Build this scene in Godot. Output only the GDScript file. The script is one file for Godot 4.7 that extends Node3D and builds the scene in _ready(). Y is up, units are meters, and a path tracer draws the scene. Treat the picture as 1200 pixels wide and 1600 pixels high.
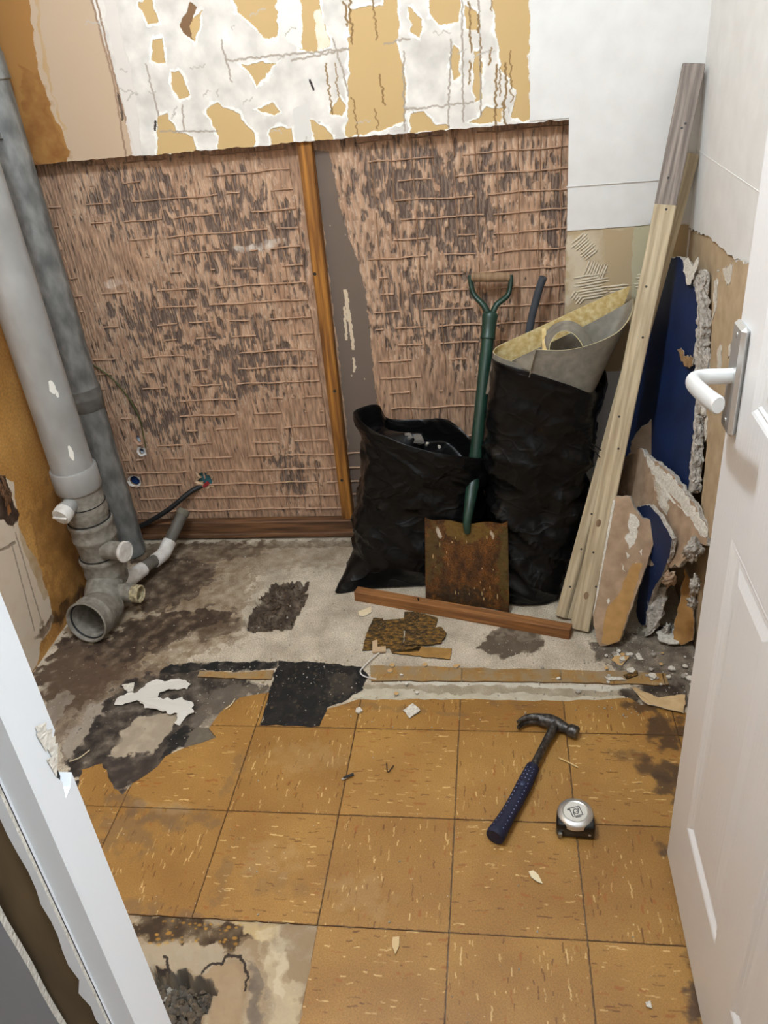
extends Node3D
# A small stripped-out washroom seen from its doorway. Metres, y up; the back board's face is z = 0, tiles are 0.25 m.

var M := {}
var fn := FastNoiseLite.new()
var warp_bytes: PackedByteArray
var rng := RandomNumberGenerator.new()

# ---------------------------------------------------------------- textures
class Canvas:
	var w: int
	var h: int
	var d: PackedByteArray
	var g: PackedByteArray
	var o: Vector2
	var s: float
	var nz: PackedByteArray
	func _init(size: Vector2, origin: Vector2, scale: float, noise: PackedByteArray) -> void:
		w = int(size.x * scale); h = int(size.y * scale); o = origin; s = scale; nz = noise
		d.resize(w * h * 3); g.resize(w * h); g.fill(128)
	func mix2(c0: Color, c1: Color, a: PackedByteArray, fine: PackedByteArray, amp: float) -> void:
		var r0 := c0.r * 255.0; var g0 := c0.g * 255.0; var b0 := c0.b * 255.0
		var r1 := c1.r * 255.0 - r0; var g1 := c1.g * 255.0 - g0; var b1 := c1.b * 255.0 - b0
		var k := 0
		for i in w * h:
			var t := a[i] / 255.0
			var f := 1.0 + (fine[i] - 128) * amp
			d[k] = clampi(int((r0 + r1 * t) * f), 0, 255)
			d[k + 1] = clampi(int((g0 + g1 * t) * f), 0, 255)
			d[k + 2] = clampi(int((b0 + b1 * t) * f), 0, 255)
			k += 3
	func put(i: int, r: float, gg: float, b: float, a: float) -> void:
		var k := i * 3
		d[k] = int(d[k] + (r - d[k]) * a)
		d[k + 1] = int(d[k + 1] + (gg - d[k + 1]) * a)
		d[k + 2] = int(d[k + 2] + (b - d[k + 2]) * a)
	func poly(pts: PackedVector2Array, c: Color, a := 1.0, warp := 0.004, mottle := 0.2, hv := -1) -> void:
		var q := PackedVector2Array()
		var lo := Vector2(1e9, 1e9); var hi := -lo
		for p in pts:
			var e := (p - o) * s
			q.append(e); lo = lo.min(e); hi = hi.max(e)
		var pad := warp * s
		var r := c.r * 255.0; var gg := c.g * 255.0; var b := c.b * 255.0
		var n := q.size()
		var steps := 3 if warp >= 0.006 else 1
		for y in range(maxi(0, int(lo.y - pad)), mini(h, int(hi.y + pad) + 1)):
			for x in range(maxi(0, int(lo.x - pad)), mini(w, int(hi.x + pad) + 1)):
				var n1 := nz[((y & 511) << 9) | (x & 511)] - 128
				var wx := n1 / 64.0 * pad
				var wy := (nz[(((y + 210) & 511) << 9) | ((x + 77) & 511)] - 128) / 64.0 * pad
				var hits := 0
				for e in steps:
					var px := x + wx * (1.0 if e == 0 else 0.45 if e == 1 else 1.6)
					var py := y + wy * (1.0 if e == 0 else 0.45 if e == 1 else 1.6)
					var inside := false
					var j := n - 1
					for i in n:
						var qi := q[i]; var qj := q[j]
						if (qi.y > py) != (qj.y > py) and px < (qj.x - qi.x) * (py - qi.y) / (qj.y - qi.y) + qi.x:
							inside = not inside
						j = i
					if inside: hits += 1
				if hits > 0:
					put(y * w + x, r, gg, b, clampf(a * hits / steps * (1.0 + n1 / 100.0 * mottle * 2.0), 0.0, 1.0))
					if hv >= 0 and hits * 2 > steps: g[y * w + x] = hv
	func blob(c: Vector2, rad: Vector2, ang: float, col: Color, a: float, soft := 0.5, warp := 0.5) -> void:
		var e := (c - o) * s
		var m := maxf(rad.x, rad.y) * s * (1.0 + warp)
		var cs := cos(ang); var sn := sin(ang)
		var ix := 1.0 / (rad.x * s); var iy := 1.0 / (rad.y * s)
		var r := col.r * 255.0; var gg := col.g * 255.0; var b := col.b * 255.0
		for y in range(maxi(0, int(e.y - m)), mini(h, int(e.y + m) + 1)):
			for x in range(maxi(0, int(e.x - m)), mini(w, int(e.x + m) + 1)):
				var dx := x - e.x; var dy := y - e.y
				var u := (dx * cs + dy * sn) * ix; var v := (dy * cs - dx * sn) * iy
				var dd := u * u + v * v + (nz[(((y + 33) & 511) << 9) | ((x + 150) & 511)] - 128) / 64.0 * warp
				if dd < 1.0:
					put(y * w + x, r, gg, b, a * minf(1.0, (1.0 - dd) / soft))
	func line(p: Vector2, q: Vector2, wid: float, col: Color, a: float, jit := 0.0) -> void:
		var e := (p - o) * s; var f := (q - o) * s
		var n := int(e.distance_to(f)) + 1
		var hw := wid * s * 0.5
		var r := col.r * 255.0; var gg := col.g * 255.0; var b := col.b * 255.0
		var side := (f - e).normalized().orthogonal()
		for k in n + 1:
			var c := e.lerp(f, float(k) / n) + side * ((nz[(k * 3 & 511) | ((int(e.x) & 511) << 9)] - 128) / 64.0 * jit * s)
			for y in range(int(c.y - hw), int(c.y + hw) + 1):
				for x in range(int(c.x - hw), int(c.x + hw) + 1):
					if x >= 0 and y >= 0 and x < w and y < h:
						put(y * w + x, r, gg, b, a)
	func tex() -> ImageTexture:
		return ImageTexture.create_from_image(Image.create_from_data(w, h, false, Image.FORMAT_RGB8, d))
	func htex() -> ImageTexture:
		return ImageTexture.create_from_image(Image.create_from_data(w, h, false, Image.FORMAT_L8, g))
	func uv(p: Vector2) -> Vector2:
		return Vector2((p.x - o.x) * s / w, (p.y - o.y) * s / h)

func noise(w: int, h: int, freq: float, sd: int, sx := 1.0, sy := 1.0, oct := 4, seamless := false) -> PackedByteArray:
	var n := FastNoiseLite.new()
	n.noise_type = FastNoiseLite.TYPE_SIMPLEX_SMOOTH
	n.seed = sd; n.frequency = freq; n.fractal_octaves = oct
	var nw := maxi(8, int(w / sx)); var nh := maxi(8, int(h / sy))
	var im: Image = n.get_seamless_image(nw, nh, false, false, 0.25, true) if seamless else n.get_image(nw, nh, false, false, true)
	im.convert(Image.FORMAT_L8)
	if sx != 1.0 or sy != 1.0: im.resize(w, h, Image.INTERPOLATE_CUBIC)
	return im.get_data()

func ntex(w: int, h: int, freq: float, sd: int, lo: Color, hi: Color, sx := 1.0, sy := 1.0, gain := 1.0, oct := 4) -> ImageTexture:
	var b := noise(w, h, freq, sd, sx, sy, oct, true)
	var d := PackedByteArray(); d.resize(w * h * 3)
	for i in w * h:
		var t := clampf((b[i] / 255.0 - 0.5) * gain + 0.5, 0.0, 1.0)
		d[i * 3] = int(lerpf(lo.r, hi.r, t) * 255.0); d[i * 3 + 1] = int(lerpf(lo.g, hi.g, t) * 255.0); d[i * 3 + 2] = int(lerpf(lo.b, hi.b, t) * 255.0)
	return ImageTexture.create_from_image(Image.create_from_data(w, h, false, Image.FORMAT_RGB8, d))

func gtex(w: int, h: int, freq: float, sd: int, sx := 1.0, sy := 1.0, oct := 4) -> ImageTexture:
	return ImageTexture.create_from_image(Image.create_from_data(w, h, false, Image.FORMAT_L8, noise(w, h, freq, sd, sx, sy, oct, true)))

func c8(r: int, g: int, b: int) -> Color:
	return Color(r / 255.0, g / 255.0, b / 255.0)

func V(a: Array) -> PackedVector2Array:
	var o := PackedVector2Array()
	for i in a.size() / 2: o.append(Vector2(a[2 * i], a[2 * i + 1]))
	return o

func mat(c: Color, rough := 0.8, metal := 0.0, t: Texture2D = null, scale := Vector3.ONE, bump: Texture2D = null, depth := 0.0) -> StandardMaterial3D:
	var m := StandardMaterial3D.new()
	m.albedo_color = c; m.roughness = rough; m.metallic = metal
	m.cull_mode = BaseMaterial3D.CULL_DISABLED
	if t: m.albedo_texture = t
	if t or bump:
		m.uv1_triplanar = true
		m.uv1_scale = scale
	if bump:
		m.heightmap_enabled = true; m.heightmap_texture = bump; m.heightmap_scale = depth
	return m

func uvmat(t: Texture2D, rough: float, bump: Texture2D = null, depth := 0.0) -> StandardMaterial3D:
	var m := mat(Color.WHITE, rough)
	m.albedo_texture = t
	if bump:
		m.heightmap_enabled = true; m.heightmap_texture = bump; m.heightmap_scale = depth
	return m

# ---------------------------------------------------------------- mesh helpers
func mb(smooth := false) -> SurfaceTool:
	var st := SurfaceTool.new()
	st.begin(Mesh.PRIMITIVE_TRIANGLES)
	st.set_smooth_group(0 if smooth else -1)
	return st

func tri(st: SurfaceTool, a: Vector3, b: Vector3, c: Vector3, out: Vector3, ua := Vector2.ZERO, ub := Vector2.ZERO, uc := Vector2.ZERO) -> void:
	if (b - a).cross(c - a).dot(out) > 0.0:      # front faces run clockwise
		st.set_uv(ua); st.add_vertex(a); st.set_uv(uc); st.add_vertex(c); st.set_uv(ub); st.add_vertex(b)
	else:
		st.set_uv(ua); st.add_vertex(a); st.set_uv(ub); st.add_vertex(b); st.set_uv(uc); st.add_vertex(c)

func poly3(st: SurfaceTool, p: Array, out: Vector3, u: Array = []) -> void:
	for i in range(1, p.size() - 1):
		if u.size(): tri(st, p[0], p[i], p[i + 1], out, u[0], u[i], u[i + 1])
		else: tri(st, p[0], p[i], p[i + 1], out)

func grid(st: SurfaceTool, nu: int, nv: int, f: Callable, flip := false, wrap := false) -> void:
	var p := []
	for j in nv + 1:
		for i in nu + 1: p.append(f.call(float(i) / nu, float(j) / nv))
	var r := nu + 1
	if wrap:
		for j in nv + 1: p[j * r + nu] = p[j * r]
	for j in nv:
		for i in nu:
			var k := j * r + i
			var t := [k, k + 1, k + r + 1, k, k + r + 1, k + r]
			if flip: t = [k, k + r + 1, k + 1, k, k + r, k + r + 1]
			for e in t:
				st.set_uv(Vector2(float(e % r) / nu, float(e / r) / nv)); st.add_vertex(p[e])

func box(st: SurfaceTool, c: Vector3, s: Vector3, b := 0.0, xf := Transform3D.IDENTITY) -> void:
	var h := s * 0.5
	b = minf(b, minf(h.x, minf(h.y, h.z)) * 0.9)
	var ax := [Vector3.RIGHT, Vector3.UP, Vector3.BACK]
	for a in 3:
		var e: Vector3 = ax[a]; var u: Vector3 = ax[(a + 1) % 3]; var v: Vector3 = ax[(a + 2) % 3]
		var hu := h.dot(u) - b; var hv := h.dot(v) - b; var he := h.dot(e)
		for sg in [-1.0, 1.0]:
			var m: Vector3 = c + e * sg * he
			poly3(st, [xf * (m + u * hu + v * hv), xf * (m - u * hu + v * hv), xf * (m - u * hu - v * hv), xf * (m + u * hu - v * hv)], xf.basis * (e * sg))
			if b > 0.0:
				for s2 in [-1.0, 1.0]:
					var p1: Vector3 = c + e * sg * he + u * s2 * hu; var p2: Vector3 = c + e * sg * (he - b) + u * s2 * (hu + b)
					poly3(st, [xf * (p1 + v * hv), xf * (p1 - v * hv), xf * (p2 - v * hv), xf * (p2 + v * hv)], xf.basis * (e * sg + u * s2))
	if b > 0.0:
		for i in 8:
			var g := Vector3(1 if i & 1 else -1, 1 if i & 2 else -1, 1 if i & 4 else -1)
			var q := h - Vector3(b, b, b)
			tri(st, xf * (c + g * Vector3(h.x, q.y, q.z)), xf * (c + g * Vector3(q.x, h.y, q.z)), xf * (c + g * Vector3(q.x, q.y, h.z)), xf.basis * g)

func catmull(p: Array, t: float, closed := false) -> Vector3:
	var n := p.size()
	var f := t * (n if closed else n - 1)
	var i := int(floor(f)); var u := f - i
	var at := func(k: int) -> Vector3: return p[posmod(k, n)] if closed else p[clampi(k, 0, n - 1)]
	var a: Vector3 = at.call(i - 1); var b: Vector3 = at.call(i); var c: Vector3 = at.call(i + 1); var d: Vector3 = at.call(i + 2)
	return b.cubic_interpolate(c, a, d, u)

func tube(st: SurfaceTool, path: Array, rad, seg := 16, caps := true, squash := 1.0, side := Vector3.ZERO) -> void:
	# swept round (or flattened) section along a list of points; rad is a number or one per point
	var n := path.size()
	var t0: Vector3 = (path[1] - path[0]).normalized()
	var up := side if side != Vector3.ZERO else (Vector3.UP if absf(t0.y) < 0.9 else Vector3.RIGHT)
	var x := (up - t0 * up.dot(t0)).normalized()
	var rings := []
	for k in n:
		var t: Vector3 = (path[mini(k + 1, n - 1)] - path[maxi(k - 1, 0)]).normalized()
		x = (x - t * x.dot(t)).normalized()
		var y := t.cross(x)
		var r: float = rad[k] if rad is Array else rad
		var ring := []
		for i in seg:
			var a := TAU * i / seg
			ring.append(path[k] + (x * cos(a) + y * sin(a) * squash) * r)
		rings.append(ring)
	for k in n - 1:
		for i in seg:
			var j := (i + 1) % seg
			var mid: Vector3 = (path[k] + path[k + 1]) * 0.5
			var o: Vector3 = (rings[k][i] + rings[k][j] + rings[k + 1][i] + rings[k + 1][j]) * 0.25 - mid
			var uv := [Vector2(float(i) / seg, float(k) / n), Vector2(float(i + 1) / seg, float(k) / n), Vector2(float(i + 1) / seg, float(k + 1) / n), Vector2(float(i) / seg, float(k + 1) / n)]
			poly3(st, [rings[k][i], rings[k][j], rings[k + 1][j], rings[k + 1][i]], o if o.length() > 1e-7 else x, uv)
	if caps:
		for e in [0, n - 1]:
			var o: Vector3 = (path[0] - path[1]) if e == 0 else (path[n - 1] - path[n - 2])
			st.set_smooth_group(1 + e)
			for i in seg: tri(st, path[e], rings[e][i], rings[e][(i + 1) % seg], o)
			st.set_smooth_group(0)

func smooth_path(p: Array, n: int) -> Array:
	var o := []
	for k in n + 1: o.append(catmull(p, float(k) / n * 0.9999))
	return o

func lathe(st: SurfaceTool, xf: Transform3D, prof: PackedVector2Array, seg := 32) -> void:
	# prof: (radius, height) from one end to the other along local y; sharp corners stay because each band has its own group when it turns
	var grp := 2
	for k in prof.size() - 1:
		var a := prof[k]; var b := prof[k + 1]
		if k > 0 and (a - prof[k - 1]).normalized().dot((b - a).normalized()) < 0.7: grp += 1
		st.set_smooth_group(grp)
		var nrm := Vector2(b.y - a.y, a.x - b.x)
		for i in seg:
			var t0 := TAU * i / seg; var t1 := TAU * (i + 1) / seg; var tm := (t0 + t1) * 0.5
			var p := [Vector3(a.x * cos(t0), a.y, a.x * sin(t0)), Vector3(a.x * cos(t1), a.y, a.x * sin(t1)), Vector3(b.x * cos(t1), b.y, b.x * sin(t1)), Vector3(b.x * cos(t0), b.y, b.x * sin(t0))]
			var o := Vector3(nrm.x * cos(tm), nrm.y, nrm.x * sin(tm))
			for e in 4: p[e] = xf * p[e]
			if b.x < 1e-6: tri(st, p[0], p[1], p[2], xf.basis * o)
			elif a.x < 1e-6: tri(st, p[0], p[2], p[3], xf.basis * o)
			else: poly3(st, p, xf.basis * o)

func along(a: Vector3, b: Vector3, face := Vector3.BACK) -> Transform3D:
	# local y runs from a to b, local z looks towards «face», origin in the middle
	var y := (b - a).normalized()
	var z := (face - y * face.dot(y)).normalized()
	return Transform3D(Basis(y.cross(z), y, z), (a + b) * 0.5)

func jag(p: PackedVector2Array, step: float, amp: float, sd: int) -> PackedVector2Array:
	var o := PackedVector2Array()
	fn.seed = sd; fn.frequency = 1.0
	for i in p.size():
		var a := p[i]; var b := p[(i + 1) % p.size()]
		var n := maxi(1, int(a.distance_to(b) / step))
		var side := (b - a).normalized().orthogonal()
		for k in n:
			var t := float(k) / n
			var q := a.lerp(b, t)
			o.append(q + side * (fn.get_noise_2d(q.x * 40.0, q.y * 40.0) * 1.2 + fn.get_noise_2d(q.x * 160.0 + 9.0, q.y * 160.0) * 0.8) * amp * (1.0 if k > 0 else 0.3))
	return o

func jagline(a: Vector2, b: Vector2, step: float, amp: float, sd: int) -> PackedVector2Array:
	var o := PackedVector2Array()
	fn.seed = sd; fn.frequency = 1.0
	var n := maxi(1, int(a.distance_to(b) / step))
	for k in n + 1:
		var q := a.lerp(b, float(k) / n)
		o.append(q + (b - a).normalized().orthogonal() * (fn.get_noise_2d(q.x * 40.0, q.y * 40.0) * 1.2 + fn.get_noise_2d(q.x * 160.0 + 9.0, q.y * 160.0) * 0.8) * amp)
	return o

func prism(m: ArrayMesh, p: PackedVector2Array, t: float, face: Material, edge: Material, back: Material = null, crumble := 0.0, uv = null, zf = null) -> ArrayMesh:
	# an outlined sheet: front face at z = 0, back at z = -t, edges of their own material, crumbling if asked
	var ix := Geometry2D.triangulate_polygon(p)
	for side in 2:
		var st := mb()
		for k in range(0, ix.size(), 3):
			var q := []; var u := []
			for e in 3:
				var c := p[ix[k + e]]
				var dz: float = zf.call(c) if zf != null else 0.0
				q.append(Vector3(c.x, c.y, dz - (0.0 if side == 0 else t)))
				u.append(uv.call(c) if uv != null else c)
			tri(st, q[0], q[1], q[2], Vector3(0, 0, 1 if side == 0 else -1), u[0], u[1], u[2])
		finish(m, st, face if side == 0 or back == null else back)
	var st := mb()
	var area := 0.0
	for i in p.size(): area += p[i].cross(p[(i + 1) % p.size()])
	fn.frequency = 1.0
	var lay := 4 if crumble > 0.0 else 1
	for i in p.size():
		var a := p[i]; var b := p[(i + 1) % p.size()]
		var o2 := (b - a).orthogonal() * (-signf(area))
		var ends := [a, b, p[posmod(i - 1, p.size())], p[(i + 2) % p.size()]]
		for l in lay:
			var q := []
			for e in [[0, l], [1, l], [1, l + 1], [0, l + 1]]:
				var c: Vector2 = ends[e[0]]
				var dz: float = zf.call(c) if zf != null else 0.0
				var z: float = -t * e[1] / lay
				var push := 0.0
				if crumble > 0.0 and e[1] > 0 and e[1] < lay:
					push = (fn.get_noise_3d(c.x * 130.0, c.y * 130.0, z * 260.0)) * crumble
				var dir := Vector2(0, 0)
				if push != 0.0:
					var pa: Vector2 = ends[2] if e[0] == 0 else a
					var pb: Vector2 = b if e[0] == 0 else ends[3]
					dir = (pb - pa).normalized().orthogonal() * (-signf(area))
				q.append(Vector3(c.x + dir.x * push, c.y + dir.y * push, z + dz))
			poly3(st, q, Vector3(o2.x, o2.y, 0))
	finish(m, st, edge)
	return m

func finish(m: ArrayMesh, st: SurfaceTool, mt: Material) -> void:
	st.generate_normals()
	st.commit(m)
	m.surface_set_material(m.get_surface_count() - 1, mt)

# ---------------------------------------------------------------- naming
var used := {}
func numbered(n: String) -> String:
	var k: int = used.get(n, 0)
	used[n] = k + 1
	return n if k == 0 else "%s_%03d" % [n, k]

func tag(o: Node, label: String, category: String, group := "") -> void:
	o.set_meta("label", label); o.set_meta("category", category)
	if group: o.set_meta("group", group)

func thing(n: String, label: String, category: String, xf := Transform3D.IDENTITY, group := "") -> Node3D:
	var o := Node3D.new(); o.name = numbered(n); add_child(o); o.transform = xf
	tag(o, label, category, group)
	return o

func at(p: Vector3) -> Transform3D:
	return Transform3D(Basis.IDENTITY, p)

func setting(n: String, label := "") -> Node3D:
	var o := Node3D.new(); o.name = numbered(n); add_child(o)
	o.set_meta("kind", "structure")
	if label: o.set_meta("label", label)
	return o

func obj(n: String, st, mt: Material, parent: Node, label := "", xf := Transform3D.IDENTITY) -> MeshInstance3D:
	var o := MeshInstance3D.new()
	o.name = n
	if st is SurfaceTool:
		st.generate_normals()
		o.mesh = st.commit()
	else:
		o.mesh = st
	if mt: o.material_override = mt
	o.transform = xf
	if parent == self: o.name = numbered(n)
	parent.add_child(o, true)
	if label: o.set_meta("label", label)
	return o

# ---------------------------------------------------------------- the place
const RX := 0.597      # right wall
const LX := -1.192     # left wall
const CEIL := 2.36
const FRONT := 1.83    # room side of the front wall

func _ready() -> void:
	rng.seed = 11
	fn.noise_type = FastNoiseLite.TYPE_SIMPLEX_SMOOTH
	fn.fractal_octaves = 2
	var cam := Camera3D.new()
	cam.name = "camera"
	cam.position = Vector3(0.11247, 1.44831, 2.22555)
	cam.rotation = Vector3(-0.539173, 0.17003, -0.106029)
	cam.fov = 64.586
	cam.near = 0.02
	add_child(cam)
	cam.current = true
	var env := Environment.new()
	env.background_mode = Environment.BG_COLOR
	env.background_color = Color(0.02, 0.02, 0.022)
	env.tonemap_mode = Environment.TONE_MAPPER_LINEAR
	env.tonemap_exposure = 1.0
	env.sdfgi_enabled = true; env.ssao_enabled = true; env.ssil_enabled = true
	var we := WorldEnvironment.new(); we.name = "environment"; we.environment = env
	add_child(we)
	ceiling_lamp("ceiling_lamp", "white round ceiling lamp of the washroom above the tiled floor", Vector3(-0.32, CEIL, 1.38), Color(0.885, 0.945, 1.0), 1.68)
	ceiling_lamp("ceiling_lamp", "white round ceiling lamp of the hallway outside the door", Vector3(0.95, CEIL, 2.2), Color(0.9, 0.95, 1.0), 1.1)
	warp_bytes = noise(512, 512, 0.028, 5, 1, 1, 4, true)
	materials()
	build_floor()
	build_back_wall()
	build_other_walls()
	build_door()
	build_frame()
	build_pipes()
	build_bags()
	build_shovel()
	build_timber()
	build_rubble()
	build_floor_things()

func ceiling_lamp(n: String, label: String, p: Vector3, col: Color, energy: float) -> void:
	var t := thing(n, label, "lamp", at(p))
	var st := mb(true)
	lathe(st, Transform3D.IDENTITY, PackedVector2Array([Vector2(0, 0), Vector2(0.05, 0), Vector2(0.05, -0.018), Vector2(0.025, -0.03), Vector2(0.025, -0.055), Vector2(0, -0.055)]), 24)
	obj("lamp_base", st, mat(c8(235, 233, 228), 0.5), t)
	st = mb(true)
	lathe(st, Transform3D.IDENTITY, PackedVector2Array([Vector2(0.0, -0.05), Vector2(0.02, -0.055), Vector2(0.04, -0.075), Vector2(0.048, -0.1), Vector2(0.04, -0.125), Vector2(0.022, -0.142), Vector2(0.0, -0.147)]), 24)
	var m := mat(Color.WHITE, 0.6)
	m.emission_enabled = true; m.emission = col; m.emission_energy_multiplier = 2.0
	obj("glowing_bulb", st, m, t)
	var l := OmniLight3D.new()
	l.name = "bulb_light"
	l.position = Vector3(0, -0.1, 0)
	l.light_color = col; l.light_energy = energy; l.light_size = 0.045
	l.omni_range = 8.0; l.omni_attenuation = 2.0; l.shadow_enabled = true
	t.add_child(l)

func materials() -> void:
	var crumb := gtex(256, 256, 0.06, 21)
	M.white_paint = mat(c8(232, 230, 226), 0.45)
	M.wall_white = mat(c8(226, 222, 216), 0.75, 0, ntex(256, 256, 0.02, 3, c8(222, 218, 212), c8(232, 229, 224)), Vector3.ONE * 2.0, crumb, 0.05)
	M.wall_white.albedo_color = Color.WHITE
	M.skin_edge = mat(c8(205, 192, 172), 0.9, 0, null, Vector3.ONE * 12.0, crumb, 0.3)
	M.core = mat(Color.WHITE, 0.95, 0, ntex(256, 256, 0.03, 8, c8(150, 140, 128), c8(204, 195, 183), 1, 1, 1.3), Vector3.ONE * 7.0, crumb, 0.5)
	M.bare_board = mat(Color.WHITE, 0.9, 0, ntex(512, 512, 0.012, 9, c8(172, 148, 116), c8(194, 170, 136), 1, 1, 1.2), Vector3.ONE * 2.5, crumb, 0.04)
	M.board_face = mat(Color.WHITE, 0.9, 0, ntex(512, 512, 0.012, 10, c8(142, 116, 92), c8(178, 150, 122), 1, 1, 1.2, 4), Vector3.ONE * 3.0, crumb, 0.06)
	M.board_back = mat(Color.WHITE, 0.9, 0, ntex(256, 256, 0.02, 12, c8(120, 92, 60), c8(172, 138, 94), 1, 1, 1.4), Vector3.ONE * 4.0)
	M.blue = mat(Color.WHITE, 0.62, 0, ntex(256, 256, 0.012, 14, c8(7, 26, 62), c8(14, 40, 84)), Vector3.ONE * 3.0, crumb, 0.03)
	M.concrete = mat(Color.WHITE, 0.9, 0, ntex(256, 256, 0.03, 15, c8(120, 108, 94), c8(176, 164, 148)), Vector3.ONE * 5.0, crumb, 0.3)
	M.plaster = mat(Color.WHITE, 0.9, 0, ntex(128, 128, 0.06, 16, c8(196, 186, 170), c8(240, 234, 222)), Vector3.ONE * 12.0, crumb, 0.2)
	M.tan_chip = mat(c8(196, 156, 100), 0.8)
	M.ply = mat(Color(0.0032, 0.0032, 0.0035).linear_to_srgb(), 0.3, 0, null, Vector3(1.2, 1.9, 1.2), creases(512), 0.8)
	M.ply.metallic_specular = 0.36
	M.galv = mat(Color.WHITE, 0.5, 0.35, ntex(512, 512, 0.012, 17, c8(100, 100, 98), c8(162, 162, 158), 1, 2, 1.4, 5), Vector3(4, 3, 4))
	M.pvc = mat(Color.WHITE, 0.5, 0, ntex(256, 512, 0.012, 18, c8(136, 133, 128), c8(166, 164, 160), 1, 3, 1.2), Vector3(3, 2, 3))
	M.pvc_dirty = mat(Color.WHITE, 0.65, 0, ntex(256, 256, 0.02, 19, c8(108, 100, 88), c8(154, 148, 138), 1, 1, 1.3), Vector3(7, 7, 7))
	M.white_plastic = mat(Color.WHITE, 0.5, 0, ntex(128, 128, 0.03, 20, c8(190, 182, 172), c8(232, 228, 222)), Vector3.ONE * 9.0)
	M.grey_plastic = mat(Color.WHITE, 0.6, 0, ntex(128, 128, 0.03, 22, c8(74, 68, 60), c8(112, 106, 96)), Vector3.ONE * 6.0)
	M.rubber = mat(c8(24, 24, 25), 0.55)
	M.steel = mat(c8(196, 196, 194), 0.32, 0.85)
	M.nail = mat(c8(60, 56, 52), 0.5, 0.7)
	M.dark = mat(c8(22, 19, 16), 0.95)
	M.wood_pale = wood(41, c8(160, 140, 110), c8(200, 182, 150))
	M.wood_grey = wood(42, c8(104, 92, 84), c8(158, 144, 132))
	M.wood_brown = wood(43, c8(112, 70, 34), c8(158, 106, 56))
	M.wood_stud = wood(44, c8(104, 62, 18), c8(176, 118, 46))
	M.wood_dark = wood(45, c8(66, 42, 24), c8(128, 88, 54))
	M.wood_grip = wood(46, c8(110, 84, 58), c8(160, 130, 98))

func creases(n: int) -> ImageTexture:
	# sharp folds of thin plastic: ridges where a slow noise crosses its middle
	var a := noise(n, n, 0.007, 31, 1, 1, 2, true)
	var b := noise(n, n, 0.012, 32, 1, 1, 2, true)
	var d := PackedByteArray(); d.resize(n * n)
	for i in n * n:
		var u := pow(1.0 - absf(a[i] / 127.5 - 1.0), 9.0); var v := pow(1.0 - absf(b[i] / 127.5 - 1.0), 12.0)
		d[i] = clampi(int(60 + a[i] * 0.25 + u * 80.0 + v * 45.0), 0, 255)
	return ImageTexture.create_from_image(Image.create_from_data(n, n, false, Image.FORMAT_L8, d))

func wood(sd: int, lo: Color, hi: Color) -> StandardMaterial3D:
	return mat(Color.WHITE, 0.72, 0, ntex(256, 512, 0.035, sd, lo, hi, 1.0, 9.0, 1.4, 5), Vector3(7, 1.6, 7), gtex(256, 512, 0.09, sd + 50, 1.0, 10.0), 0.06)

# ---------------------------------------------------------------- floor
var pit: PackedVector2Array
var crater: PackedVector2Array
var lip: PackedVector2Array

func floor_y(p: Vector2) -> float:
	var y := -0.004 + fn.get_noise_2d(p.x * 14.0, p.y * 14.0) * 0.0012 + fn.get_noise_2d(p.x * 70.0, p.y * 70.0) * 0.0006
	if Geometry2D.is_point_in_polygon(p, pit): y -= 0.016 + 0.014 * fn.get_noise_2d(p.x * 45.0, p.y * 45.0)
	if Geometry2D.is_point_in_polygon(p, crater): y -= 0.05 + 0.02 * fn.get_noise_2d(p.x * 40.0, p.y * 40.0)
	elif Geometry2D.is_point_in_polygon(p, lip): y -= 0.006 + 0.004 * fn.get_noise_2d(p.x * 30.0, p.y * 30.0)
	if p.x > -0.30 and p.x < 0.52:
		y += 0.004 * exp(-pow((p.y - 0.725 - p.x * 0.02 - fn.get_noise_2d(p.x * 9.0, 3.0) * 0.012) / 0.012, 2.0)) * (0.6 + fn.get_noise_2d(p.x * 60.0, 8.0))
	return y

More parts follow.
